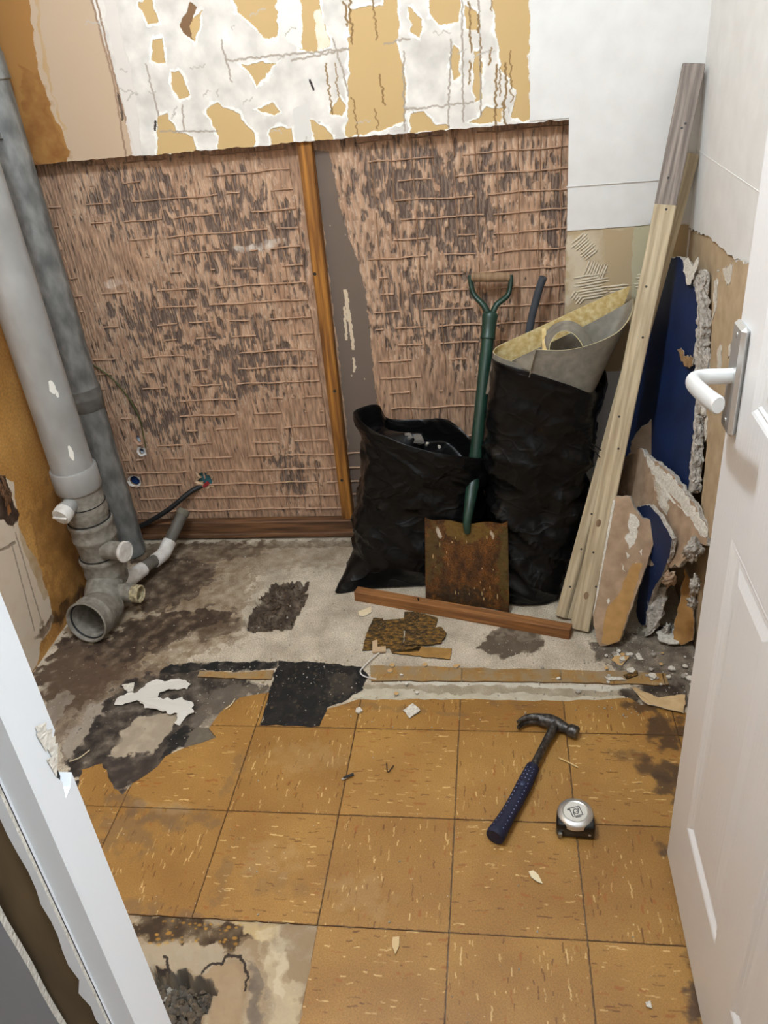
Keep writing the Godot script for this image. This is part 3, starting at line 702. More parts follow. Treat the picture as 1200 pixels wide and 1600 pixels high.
	for i in 26:
		var p := Vector2(rng.randf_range(0.02, 0.17), rng.randf_range(1.22, 1.75))
		if i < 8: p = Vector2(rng.randf_range(-0.3, -0.15), rng.randf_range(1.25, 1.6))
		bw.line(p, p + Vector2(rng.randf_range(-0.006, 0.006), -rng.randf_range(0.02, 0.13)), rng.randf_range(0.001, 0.003), c8(128, 98, 58), 0.6, 0.003)
	for i in 34:
		var p := Vector2(rng.randf_range(-0.9, 0.15), rng.randf_range(1.2, 1.6))
		bw.line(p, p + Vector2(rng.randf_range(-0.05, 0.05), rng.randf_range(-0.02, 0.02)), 0.0012, c8(184, 174, 162), 0.7, 0.004)
	bw.line(Vector2(-0.34, 1.3482), Vector2(-0.3333, 1.3265), 0.003, c8(40, 30, 26), 0.9)
	bw.line(Vector2(-0.7563, 1.2882), Vector2(-0.7628, 1.2691), 0.003, c8(40, 30, 26), 0.9)
	# smooth white on the right, bare board below it
	bw.poly(V([0.1936, 2.2492, 0.5196, 2.2055, 0.6651, 0.9345, 0.2813, 0.9473, 0.2878, 1.2091, 0.1953, 1.2122]), c8(229, 226, 220), 1.0, 0.0006, 0.0, 128)
	bw.poly(V([0.2748, 0.9461, 0.6646, 0.9392, 0.7381, 0.2967, 0.2766, 0.3119]), c8(186, 163, 128), 1.0, 0.0006, 0.0, 110)
	bw.poly(V([0.2914, 0.9369, 0.3793, 0.9375, 0.3792, 0.7556, 0.2925, 0.7516]), c8(206, 190, 164), 0.7, 0.012, 0.5, 120)
	bw.poly(V([0.459, 0.9483, 0.5227, 0.9472, 0.5221, 0.7475, 0.4635, 0.7508]), c8(190, 182, 150), 1.0, 0.002, 0.0, 112)
	bw.poly(V([0.3192, 1.0395, 0.4567, 0.9832, 0.4503, 0.96, 0.3218, 0.9575]), c8(226, 214, 186), 0.5, 0.02, 0.3)
	for i in bw.g.size():      # crackle of the old paper
		if bw.g[i] == 128: bw.g[i] = 110 + crk[i] / 6
	M.back = uvmat(bw.tex(), 0.82, bw.htex(), 0.6)
	var uv := func(c: Vector2) -> Vector2: return bw.uv(c)
	var m := ArrayMesh.new()
	var out := PackedVector2Array([Vector2(LX, CEIL), Vector2(LX, bl.y)])
	var edge := jag(PackedVector2Array([Vector2(bl.x, bl.y), Vector2(br.x, br.y)]), 0.012, 0.003, 13)
	for i in edge.size() / 2: out.append(edge[i])
	edge = jag(PackedVector2Array([Vector2(br.x, br.y), Vector2(rb.x, 0.0)]), 0.012, 0.0016, 14)
	for i in edge.size() / 2: out.append(edge[i])
	out.append_array(PackedVector2Array([Vector2(rb.x, -0.1), Vector2(RX + 0.01, -0.1), Vector2(RX + 0.01, CEIL)]))
	prism(m, out, 0.013, M.back, M.skin_edge, null, 0.0, uv)
	obj("cut_board", m, null, root, "white and tan board torn of its paper above the opening")
	# the white panelling still standing proud of the bare board in the corner
	m = ArrayMesh.new()
	var low := jag(V([0.291, 0.9457, 0.5189, 0.9481]), 0.02, 0.002, 15)
	var pan := PackedVector2Array([Vector2(0.598, CEIL), Vector2(Vector3(0.1953, 1.215, 0).x + 0.002, CEIL), V([0.1953, 1.2136])[0], V([0.2892, 1.2132])[0]])
	pan.append(Vector2(low[0].x, low[0].y))
	for i in range(1, low.size() / 2): pan.append(low[i])
	pan.append(Vector2(0.598, 0.945))
	prism(m, pan, 0.003, M.wall_white, M.skin_edge)
	obj("white_panelling", m, null, root, "", at(Vector3(0, 0, 0.003)))
	var st := mb()
	box(st, (Vector3(0.2975, 1.0545, 0.0065) + Vector3(0.6044, 1.0563, 0.0065)) * 0.5, Vector3(0.33, 0.002, 0.0015), 0.0004)
	obj("panelling_seam", st, M.wall_white, root)
	# ribbed tile adhesive on the bare board
	st = mb(true)
	for grp in [[0.335, 0.905, 0.7, 9, 0.024, 0.0072], [0.365, 0.84, 1.2, 8, 0.022, 0.007], [0.36, 0.80, 0.12, 9, 0.042, 0.0075], [0.43, 0.775, 0.06, 7, 0.028, 0.0075], [0.32, 0.77, 0.9, 5, 0.014, 0.008], [0.49, 0.80, 0.02, 7, 0.018, 0.008]]:
		var dv: Vector3 = Vector3(cos(grp[2]), sin(grp[2]), 0)
		var nv: Vector3 = Vector3(-dv.y, dv.x, 0)
		for i in int(grp[3]):
			var c: Vector3 = Vector3(grp[0], grp[1], 0.0005) + nv * ((i - grp[3] * 0.5) * grp[5])
			var d: Vector3 = dv * grp[4] * rng.randf_range(0.6, 1.15)
			tube(st, smooth_path([c - d, c - d * 0.4 + nv * rng.randf_range(-0.001, 0.001), c + d * 0.4 + nv * rng.randf_range(-0.001, 0.001), c + d], 6), [0.001, 0.0024, 0.003, 0.0028, 0.003, 0.0022, 0.0008], 8, true)
	obj("adhesive_ribs", st, mat(c8(206, 192, 168), 0.85), root)
	# behind the opening: the inner face with torn honeycomb paper
	var pv := Canvas.new(Vector2(1.6, 1.24), Vector2(LX, 0.02), 700.0, warp_bytes)
	var W := pv.w; var H := pv.h
	var str1 := noise(W, H, 0.13, 71, 1.0, 5.5, 3)
	var str2 := noise(W, H, 0.045, 72, 1.0, 3.0, 4)
	var big := noise(W, H, 0.02, 73, 1.0, 1.6, 4)
	pv.mix2(c8(150, 116, 92), c8(188, 153, 124), big, str1, 0.0016)
	var dk := Canvas.new(Vector2(1.6, 1.24), Vector2(LX, 0.02), 700.0, warp_bytes)
	for e in [[-0.8766, 1.0906, 85, 55, 0.9], [-0.5688, 1.0098, 60, 90, 0.75], [-0.6966, 0.9304, 90, 110, 0.6], [-0.9035, 0.7545, 95, 60, 0.85], [-0.6397, 0.6208, 95, 85, 0.75], [-0.954, 0.4191, 80, 60, 0.7], [-0.5607, 0.2202, 45, 70, 0.75], [-0.8393, 0.5464, 120, 60, 0.5], [-0.4553, 0.9152, 25, 90, 0.6], [-0.1488, 1.104, 90, 55, 0.85], [-0.0357, 1.0072, 100, 80, 0.7], [-0.123, 0.7501, 90, 80, 0.7], [0.0381, 0.6661, 60, 70, 0.7], [0.1517, 1.1053, 70, 40, 0.6], [0.0312, 0.9695, 50, 60, 0.9], [0.2511, 0.9712, 24, 80, 0.85], [-0.2736, 0.9038, 40, 60, 0.4], [-0.9902, 1.124, 40, 40, 0.4], [-1.0484, 0.5555, 50, 60, 0.5]]:
		dk.blob(Vector2(e[0], e[1]), Vector2(e[2], e[3]) / 590.0 * 1.25, 0, Color.WHITE, e[4], 1.2, 0.4)
	for i in W * H:
		var a := dk.d[i * 3] / 255.0
		var s1 := str1[i] / 255.0; var s2 := str2[i] / 255.0
		var f := s1 * 0.62 + s2 * 0.38
		var th := 0.26 + 0.5 * a
		var t := clampf((th - f) * 9.0 + 0.3, 0.0, 1.0)
		var lit := (str1[mini(i + 3, W * H - 1)] / 255.0 - s1) * 5.0
		if t > 0.0: pv.put(i, 74 + 30 * s2, 59 + 28 * s2, 51 + 26 * s2, t * 0.9)
		if lit > 0.1 and a > 0.1: pv.put(i, 222, 194, 168, minf(lit, 0.55) * (1.0 - t * 0.5))
		pv.g[i] = clampi(int(150 - t * 60 + (s1 - 0.5) * 110), 0, 255)
	pv.poly(V([-0.3665, 1.1815, -0.3222, 1.1781, -0.3098, 1.026, -0.2808, 0.9043, -0.2613, 0.7765, -0.2675, 0.603, -0.264, 0.5212, -0.2643, 0.3934, -0.2997, 0.0674, -0.4166, -0.0065, -0.3694, 0.3077, -0.3641, 0.7635]), c8(112, 96, 84), 1.0, 0.003, 0.0, 140)
	for e in [[-0.3212, 0.8077, -0.3216, 0.7233, 5], [-0.3186, 0.7326, -0.3182, 0.6354, 4], [-0.3196, 0.6055, -0.3222, 0.5651, 3], [-0.3304, 0.7617, -0.3359, 0.6659, 3]]:
		pv.line(Vector2(e[0], e[1]), Vector2(e[2], e[3]), e[4] / 600.0, c8(212, 192, 164), 0.9, 0.002)
	pv.poly(V([-0.627, 0.9474, -0.4752, 0.9657, -0.473, 0.9446, -0.6241, 0.933]), c8(206, 192, 178), 0.7, 0.006, 0.5)
	pv.poly(V([-1.0418, 0.8779, -0.969, 0.8885, -0.9681, 0.8697, -1.0383, 0.8549]), c8(214, 190, 170), 0.6, 0.006, 0.5)
	for i in 60: pv.blob(Vector2(rng.randf_range(-1.0, 0.26), rng.randf_range(0.1, 1.18)), Vector2(0.0015, 0.0025) * rng.randf_range(0.5, 1.6), 0, c8(222, 204, 182), 0.7, 0.8, 0.3)
	M.inner = uvmat(pv.tex(), 0.9, pv.htex(), 1.1)
	var holes := [[jag(disc(Vector3(-1.1162, 0.2088, -0.05), 0.016, 0.018), 0.005, 0.009, 16), c8(20, 56, 112)], [jag(disc(Vector3(-1.0644, 0.3634, -0.05), 0.007, 0.014), 0.004, 0.007, 17), c8(70, 120, 200)], [jag(disc(Vector3(-1.0649, 0.3187, -0.05), 0.008, 0.01), 0.005, 0.004, 18), c8(206, 222, 240)], [jag(disc(Vector3(-0.8696, 0.2095, -0.05), 0.022, 0.026), 0.005, 0.013, 19), c8(60, 110, 116)]]
	m = ArrayMesh.new()
	var uvp := func(c: Vector2) -> Vector2: return pv.uv(c)
	var face := [PackedVector2Array([Vector2(LX, 0.02), Vector2(0.40, 0.02), Vector2(0.40, 1.25), Vector2(LX, 1.25)])]
	for hole in holes:        # cut each hole by splitting the sheet through it, so that the outline stays simple
		var h: PackedVector2Array = hole[0]
		var lo := Rect2(h[0], Vector2.ZERO)
		for p in h: lo = lo.expand(p)
		var cx := lo.get_center().x
		var next := []
		for f in face:
			for half in [PackedVector2Array([Vector2(-3, -3), Vector2(cx, -3), Vector2(cx, 3), Vector2(-3, 3)]), PackedVector2Array([Vector2(cx, -3), Vector2(3, -3), Vector2(3, 3), Vector2(cx, 3)])]:
				for piece in Geometry2D.intersect_polygons(f, half):
					for r in Geometry2D.clip_polygons(piece, h): next.append(r)
		face = next
	for f in face: prism(m, f, 0.006, M.inner, M.board_back, null, 0.0, uvp)
	var merged := ArrayMesh.new()
	for group in 3:
		var sx := SurfaceTool.new()
		sx.begin(Mesh.PRIMITIVE_TRIANGLES)
		for k in range(group, m.get_surface_count(), 3): sx.append_from(m, k, Transform3D.IDENTITY)
		sx.commit(merged)
		merged.surface_set_material(group, [M.inner, M.inner, M.board_back][group])
	obj("inner_panel", merged, null, root, "inner board face with torn brown honeycomb paper", at(Vector3(0, 0, -0.05)))
	for k in holes.size():
		var h: PackedVector2Array = holes[k][0]
		var mid := Vector2.ZERO
		for p in h: mid += p / h.size()
		st = mb()
		for i in h.size():       # curled paper round the hole
			var a := h[i]; var b := h[(i + 1) % h.size()]
			var rw := 0.005 + 0.012 * absf(fn.get_noise_2d(a.x * 300.0, a.y * 300.0))
			var rv := 0.005 + 0.012 * absf(fn.get_noise_2d(b.x * 300.0, b.y * 300.0))
			var a2 := a + (a - mid).normalized() * rw; var b2 := b + (b - mid).normalized() * rv
			poly3(st, [Vector3(a.x, a.y, -0.0505), Vector3(b.x, b.y, -0.0505), Vector3(b2.x, b2.y, -0.046), Vector3(a2.x, a2.y, -0.046)], Vector3.BACK)
		obj("torn_hole_rim", st, mat([c8(226, 220, 212), c8(190, 150, 124), c8(224, 218, 212), c8(206, 176, 146)][k], 0.9), root)
		m = ArrayMesh.new()
		var big2 := disc(Vector3(mid.x, mid.y, 0), 0.05, 0.05)
		var cm := mat(holes[k][1], 0.6)
		prism(m, big2, 0.003, cm, cm)
		obj("far_board_behind_hole", m, null, root, "", at(Vector3(0, 0, -0.062)))
	# glue ridges of the honeycomb, real but too fine to pick apart
	st = mb()
	fn.seed = 77; fn.frequency = 1.0
	for k in 24:
		var y0 := 0.088 + 0.0502 * k
		ridge(st, y0, true)
	for k in 27: ridge(st, -1.14 + 0.0545 * k, false)
	var rg := obj("glue_ridges", st, mat(Color.WHITE, 0.9, 0, ntex(128, 128, 0.05, 78, c8(150, 114, 88), c8(206, 172, 142)), Vector3.ONE * 8.0), root)
	rg.set_meta("kind", "stuff")
	# timber in the opening
	st = mb()
	var s0 := Vector3(-0.3948, 1.1947, -0.013); var s1 := Vector3(-0.3949, 0.0371, -0.013)
	var sa := Vector3((Vector3(-0.3966, 1.1826, -0.013).x + Vector3(-0.3596, 1.1798, -0.013).x) / 2, 1.24, -0.031); var sb := Vector3((Vector3(-0.4207, 0.0925, -0.013).x + Vector3(-0.3715, 0.0915, -0.013).x) / 2, 0.062, -0.031)
	box(st, Vector3.ZERO, Vector3(0.037, sa.distance_to(sb), 0.035), 0.003)
	obj("timber_stud", st, M.wood_stud, root, "orange-brown timber stud standing in the opening", along(sa, sb))
	for e in [[0.3, 0.012], [0.62, -0.006], [0.9, 0.004]]:
		st = mb(true)
		lathe(st, Transform3D(Basis(Vector3.RIGHT, PI / 2), Vector3(e[1], (e[0] - 0.5) * 1.1, 0.0165)), PackedVector2Array([Vector2(0.0055, 0), Vector2(0.0045, 0.002), Vector2(0, 0.0025)]), 10)
		obj("stud_nail", st, M.nail, root, "", along(sa, sb))
	st = mb()
	box(st, Vector3.ZERO, Vector3(0.034, 1.45, 0.045), 0.003)
	obj("bottom_plate", st, M.wood_dark, root, "", Transform3D(Basis(Vector3(0, 0, 1), Vector3(1, 0, 0), Vector3(0, 1, 0)), Vector3(-0.46, 0.0405, -0.024)))
	st = mb()
	box(st, Vector3.ZERO, Vector3(0.04, 1.45, 0.018), 0.003)
	obj("bottom_plate", st, M.wood_dark, root, "", Transform3D(Basis(Vector3(0, 0, 1), Vector3(1, 0, 0), Vector3(0, 1, 0)), Vector3(-0.46, 0.0115, -0.02)))
	st = mb()
	box(st, Vector3(-0.3, 1.13, -0.16), Vector3(1.99, 2.52, 0.18))
	obj("wall_core", st, M.concrete, root)

func ridge(st: SurfaceTool, at0: float, level: bool) -> void:
	var prev := []
	var n := 116
	for i in n + 1:
		var t := lerpf(-1.14, 0.3, float(i) / n) if level else lerpf(0.075, 1.2, float(i) / n)
		var wob := fn.get_noise_2d(t * 5.0, at0 * 40.0) * 0.004 + fn.get_noise_2d(t * 40.0, at0 * 90.0) * 0.0012
		var p := Vector2(t, at0 + wob) if level else Vector2(at0 + wob, t)
		var keep := fn.get_noise_2d(p.x * 6.0 + (0.0 if level else 50.0), p.y * 6.0) + fn.get_noise_2d(t * 12.0, at0 * 77.0) * 0.3
		if p.x > -0.5 and p.x < -0.4 or p.y < 0.2 or p.x > 0.1: keep += 0.45
		if absf(p.x + 0.3) < 0.07 or p.x < -0.9: keep -= 0.3
		if not level: keep += 0.08
		if keep < -0.22 or (p.x > -0.42 and p.x < -0.255 and p.y > 0.3):
			prev = []
			continue
		var hw := 0.0022 + 0.001 * fn.get_noise_2d(t * 60.0, at0 * 20.0)
		var o := Vector2(0, hw) if level else Vector2(hw, 0)
		var hz := 0.0055 + 0.003 * fn.get_noise_2d(t * 25.0, at0)
		var cur := [Vector3(p.x - o.x, p.y - o.y, -0.0505), Vector3(p.x, p.y, -0.05 + hz), Vector3(p.x + o.x, p.y + o.y, -0.0505)]
		if prev.size():
			var dn := Vector3(0, -1, 0.7) if level else Vector3(-1, 0, 0.7)
			poly3(st, [prev[0], cur[0], cur[1], prev[1]], dn)
			poly3(st, [prev[1], cur[1], cur[2], prev[2]], Vector3(-dn.x, -dn.y, 0.7))
		prev = cur

func disc(c: Vector3, rx: float, ry: float, n := 12) -> PackedVector2Array:
	var o := PackedVector2Array()
	for i in n: o.append(Vector2(c.x + cos(TAU * i / n) * rx, c.y + sin(TAU * i / n) * ry))
	return o

# ---------------------------------------------------------------- the other walls, ceiling, hallway
func build_other_walls() -> void:
	# left wall: painted ochre, pale paper left on its lower front part
	var lw := Canvas.new(Vector2(1.9, 1.3), Vector2(-0.06, 0.0), 520.0, warp_bytes)
	lw.mix2(c8(166, 115, 54), c8(202, 152, 84), noise(lw.w, lw.h, 0.012, 81, 1, 2, 4), noise(lw.w, lw.h, 0.2, 82, 1, 1, 2), 0.001)
	lw.poly(V([0.4462, 0.3891, 0.266, 0.368, 0.2474, 0.1266, 0.2487, -0.0222, 0.422, -0.0013, 0.6004, 0.0385, 0.4794, 0.104]), c8(140, 96, 46), 0.55, 0.04, 0.4)
	lw.poly(V([0.6987, 1.0162, 0.5638, 0.6109, 0.4915, 0.531, 0.4465, 0.4865, 0.4908, 0.3755, 0.4893, 0.3117, 0.4723, 0.235, 0.48, 0.1276, 0.4888, 0.0523, 0.525, 0.0341, 0.5757, 0.041, 0.62, 0.0083, 0.6584, -0.0045, 1.4383, 0.1495]), c8(216, 198, 176), 1.0, 0.004, 0.05, 150)
	lw.poly(V([0.4908, 0.3755, 0.4893, 0.3117, 0.4723, 0.235, 0.48, 0.1276, 0.5058, 0.1243, 0.5078, 0.2382, 0.5094, 0.3251]), c8(180, 150, 112), 0.7, 0.004, 0.3)
	lw.poly(V([0.5179, 0.5398, 0.4721, 0.5203, 0.4784, 0.469, 0.4765, 0.3974, 0.4939, 0.3815, 0.5317, 0.3973, 0.5443, 0.4293, 0.5783, 0.4465]), c8(52, 34, 22), 0.95, 0.006, 0.1, 60)
	lw.poly(V([0.5076, 0.4859, 0.4961, 0.4832, 0.5015, 0.4229, 0.5169, 0.4202]), c8(150, 96, 44), 0.9, 0.004, 0.1, 90)
	lw.poly(V([0.5905, 0.0535, 0.4114, 0.0149, 0.3031, 0.0059, 0.2648, 0.0278, 0.4243, 0.0614, 0.5856, 0.0727]), c8(60, 36, 16), 0.6, 0.014, 0.3)
	lw.poly(V([0.6251, 0.3743, 0.5301, 0.3472, 0.529, 0.3381, 0.6287, 0.3687]), c8(120, 100, 84), 0.6, 0.002, 0.2, 90)
	for e in [[0.5169, 0.3675, 0.5509, 0.079], [0.5464, 0.3538, 0.5905, 0.0883]]:
		lw.line(Vector2(e[0], e[1]), Vector2(e[2], e[3]), 0.003, c8(156, 138, 118), 0.6, 0.001)
	var ml := uvmat(lw.tex(), 0.6, lw.htex(), 0.5)
	var root := setting("wall_left", "left wall with ochre paint and torn pale paper")
	var m := ArrayMesh.new()
	prism(m, PackedVector2Array([Vector2(0.06, -0.1), Vector2(-FRONT - 0.05, -0.1), Vector2(-FRONT - 0.05, CEIL), Vector2(0.06, CEIL)]), 0.1, ml, M.concrete, M.concrete, 0.0, func(c: Vector2) -> Vector2: return lw.uv(Vector2(-c.x, c.y)))
	obj("ochre_painted_board", m, null, root, "", Transform3D(Basis(Vector3(0, 0, -1), Vector3.UP, Vector3(1, 0, 0)), Vector3(LX, 0, 0)))
	# fibres of the torn hole in the left wall
	var st := mb(true)
	for i in 26:
		var p := Vector2(rng.randf_range(0.485, 0.52), rng.randf_range(0.46, 0.53))
		tube(st, smooth_path([Vector3(LX + 0.001, p.y + 0.012, p.x), Vector3(LX + rng.randf_range(0.004, 0.01), p.y, p.x + rng.randf_range(-0.006, 0.006)), Vector3(LX + 0.002, p.y - rng.randf_range(0.01, 0.025), p.x + rng.randf_range(-0.006, 0.006))], 4), 0.002, 5, true)
	obj("torn_fibres", st, M.wood_dark, root)
	# right wall: white panelling above, bare board below its ragged edge
	root = setting("wall_right", "right wall, white above and stripped to tan board below")
	st = mb()
	box(st, Vector3(RX + 0.06, 1.1, 0.9), Vector3(0.11, 2.52, 1.96))
	obj("stripped_board", st, M.bare_board, root)
	m = ArrayMesh.new()
	var pan := PackedVector2Array()
	var stops := V([0.0704, 0.9327, 0.227, 0.9592, 0.3376, 0.9627, 0.4255, 0.9681, 0.5235, 0.9775])
	stops[0] = Vector2(0.0, stops[0].y)
	for i in stops.size() - 1: pan.append_array(jagline(stops[i], stops[i + 1], 0.012, 0.006, 23 + i).slice(0, -1))
	pan.append_array(V([0.9, 0.96, FRONT, 0.96, FRONT, CEIL, 0.0, CEIL]))
	prism(m, pan, 0.005, M.wall_white, M.core, null, 0.002)
	obj("white_panelling", m, null, root, "", Transform3D(Basis(Vector3(0, 0, 1), Vector3.UP, Vector3(-1, 0, 0)), Vector3(RX, 0, 0)))
	st = mb()
	box(st, Vector3(RX - 0.0004, 1.118, 0.5), Vector3(0.0015, 0.002, 1.0), 0.0004)
	obj("panelling_seam", st, M.wall_white, root)
	# ceiling and front wall with the doorway
	root = setting("ceiling", "white ceiling")
	st = mb()
	box(st, Vector3(0.1, CEIL + 0.05, 1.65), Vector3(2.9, 0.1, 3.7))
	obj("ceiling_board", st, M.wall_white, root)
	root = setting("wall_front", "wall round the doorway, grey on the hallway side")
	var grey := mat(c8(140, 140, 142), 0.8)
	st = mb(); box(st, Vector3(1.0, 1.13, FRONT + 0.028), Vector3(1.02, 2.46, 0.057)); obj("wall_block", st, M.wall_white, root)
	st = mb(); box(st, Vector3(0.1, 2.19, FRONT + 0.028), Vector3(0.8, 0.34, 0.057)); obj("wall_block", st, M.wall_white, root)
	var gx := Vector3(-0.2794, 0.7288, 1.8925).x
	st = mb(); box(st, Vector3((LX + gx - 0.03) / 2, 1.13, FRONT + 0.028), Vector3(gx - 0.03 - LX, 2.46, 0.057)); obj("wall_block", st, M.wall_white, root)
	m = ArrayMesh.new()
	var ge := jag(PackedVector2Array([Vector2(gx, -0.1), Vector2(gx, CEIL)]), 0.03, 0.003, 25)
	var gp := PackedVector2Array()
	for i in ge.size() / 2: gp.append(ge[i])
	gp.append_array(PackedVector2Array([Vector2(gx, CEIL), Vector2(-1.3, CEIL), Vector2(-1.3, -0.1)]))
	prism(m, gp, 0.006, grey, M.plaster)
	obj("grey_plaster_skim", m, null, root, "grey painted plaster with a ragged edge", at(Vector3(0, 0, 1.8925)))
	# the hallway outside
	for e in [["wall_hall_left", Vector3(-1.33, 1.13, 2.65), Vector3(0.1, 2.52, 1.6)], ["wall_hall_right", Vector3(1.5, 1.13, 2.65), Vector3(0.1, 2.52, 1.6)], ["wall_hall_back", Vector3(0.1, 1.13, 3.47), Vector3(2.9, 2.52, 0.1)]]:
		st = mb(); box(st, e[1], e[2])
		var o := obj(e[0], st, M.wall_white, self)
		o.set_meta("kind", "structure"); o.set_meta("label", "plain hallway wall outside the doorway")

# ---------------------------------------------------------------- the door, open into the room
func build_door() -> void:
	var root := setting("door_1", "white moulded panel door standing open with a metal lever handle")
	var z0 := 1.163; var z1 := 1.825; var top := 1.96; var bot := 0.008
	var X := 0.42
	var grain := gtex(512, 512, 0.09, 91, 1.0, 14.0, 3)
	var paint := mat(c8(228, 225, 222), 0.38)
	paint.uv1_triplanar = true; paint.uv1_scale = Vector3(3, 3, 3)
	paint.heightmap_enabled = true; paint.heightmap_texture = grain; paint.heightmap_scale = 0.035
	var zc := [[1.257, 1.466], [1.562, 1.732]]
	var yr := [[0.205, 0.81], [0.995, 1.5], [1.62, 1.86]]
	var st := mb()
	box(st, Vector3(X + 0.022, (top + bot) / 2, (z0 + z1) / 2), Vector3(0.026, top - bot, z1 - z0))
	# stiles and rails on both faces, with rounded arrises
	var zs := [z0, zc[0][0], zc[0][1], zc[1][0], zc[1][1], z1]
	var ys := [bot, yr[0][0], yr[0][1], yr[1][0], yr[1][1], yr[2][0], yr[2][1], top]
	for side in [X, X + 0.038]:
		var ox := -1.0 if side == X else 1.0
		for i in 5:
			for j in 7:
				if i % 2 == 1 and j % 2 == 1: continue
				poly3(st, [Vector3(side, ys[j], zs[i]), Vector3(side, ys[j + 1], zs[i]), Vector3(side, ys[j + 1], zs[i + 1]), Vector3(side, ys[j], zs[i + 1])], Vector3(ox, 0, 0))
	for e in [[z0, -1], [z1, 1]]: poly3(st, [Vector3(X, bot, e[0]), Vector3(X, top, e[0]), Vector3(X + 0.038, top, e[0]), Vector3(X + 0.038, bot, e[0])], Vector3(0, 0, e[1]))
	for e in [[bot, -1], [top, 1]]: poly3(st, [Vector3(X, e[0], z0), Vector3(X, e[0], z1), Vector3(X + 0.038, e[0], z1), Vector3(X + 0.038, e[0], z0)], Vector3(0, e[1], 0))
	obj("door_leaf", st, paint, root)
	var steps := [[0.0, 0.0], [0.004, 0.0015], [0.008, 0.0045], [0.012, 0.0035], [0.016, 0.006], [0.022, 0.0065], [0.028, 0.0062], [0.046, 0.0022], [0.05, 0.0022]]
	for c in zc:
		for r in yr:
			st = mb()
			for ox in [-1.0, 1.0]:
				var side: float = X if ox < 0 else X + 0.038
				for k in steps.size():
					var a: float = steps[k][0]; var da: float = side - ox * steps[k][1]
					var p := [Vector3(da, r[0] + a, c[0] + a), Vector3(da, r[1] - a, c[0] + a), Vector3(da, r[1] - a, c[1] - a), Vector3(da, r[0] + a, c[1] - a)]
					if k == steps.size() - 1:
						poly3(st, p, Vector3(ox, 0, 0))
						break
					var b: float = steps[k + 1][0]; var db: float = side - ox * steps[k + 1][1]
					var q := [Vector3(db, r[0] + b, c[0] + b), Vector3(db, r[1] - b, c[0] + b), Vector3(db, r[1] - b, c[1] - b), Vector3(db, r[0] + b, c[1] - b)]
					for e in 4: poly3(st, [p[e], p[(e + 1) % 4], q[(e + 1) % 4], q[e]], Vector3(ox, 0, 0))
			obj("moulded_panel", st, paint, root)
	# handle: a rounded back plate, then a lever with a bent neck
	var satin := mat(c8(206, 206, 204), 0.34, 0.75)
	st = mb()
	box(st, Vector3(X - 0.0055, 1.013, 1.191), Vector3(0.011, 0.15, 0.044), 0.005)
	var plate := obj("handle_plate", st, satin, root, "satin metal back plate")
	st = mb(true)
	var P := Vector3(X - 0.008, 1.018, 1.192)
	var path := [P, P + Vector3(-0.02, 0, 0), P + Vector3(-0.036, 0.0, 0.0), P + Vector3(-0.05, 0.001, 0.008), P + Vector3(-0.056, 0.003, 0.024), P + Vector3(-0.056, 0.008, 0.06), P + Vector3(-0.054, 0.014, 0.1), P + Vector3(-0.05, 0.018, 0.13)]
	var sp := smooth_path(path, 40)
	var rr := []
	for i in 41: rr.append(lerpf(0.0105, 0.0115, i / 40.0) if i < 40 else 0.0095)
	tube(st, sp, rr, 20, true, 0.78, Vector3.UP)
	obj("lever", st, mat(c8(226, 226, 224), 0.4, 0.35), plate, "pale metal lever")
	for y in [0.955, 1.073]:
		st = mb(true)
		lathe(st, Transform3D(Basis(Vector3(0, 0, 1), PI / 2), Vector3(X - 0.011, y, 1.191)), PackedVector2Array([Vector2(0.004, -0.001), Vector2(0.004, 0.001), Vector2(0, 0.0016)]), 12)
		obj("plate_screw", st, M.steel, plate)

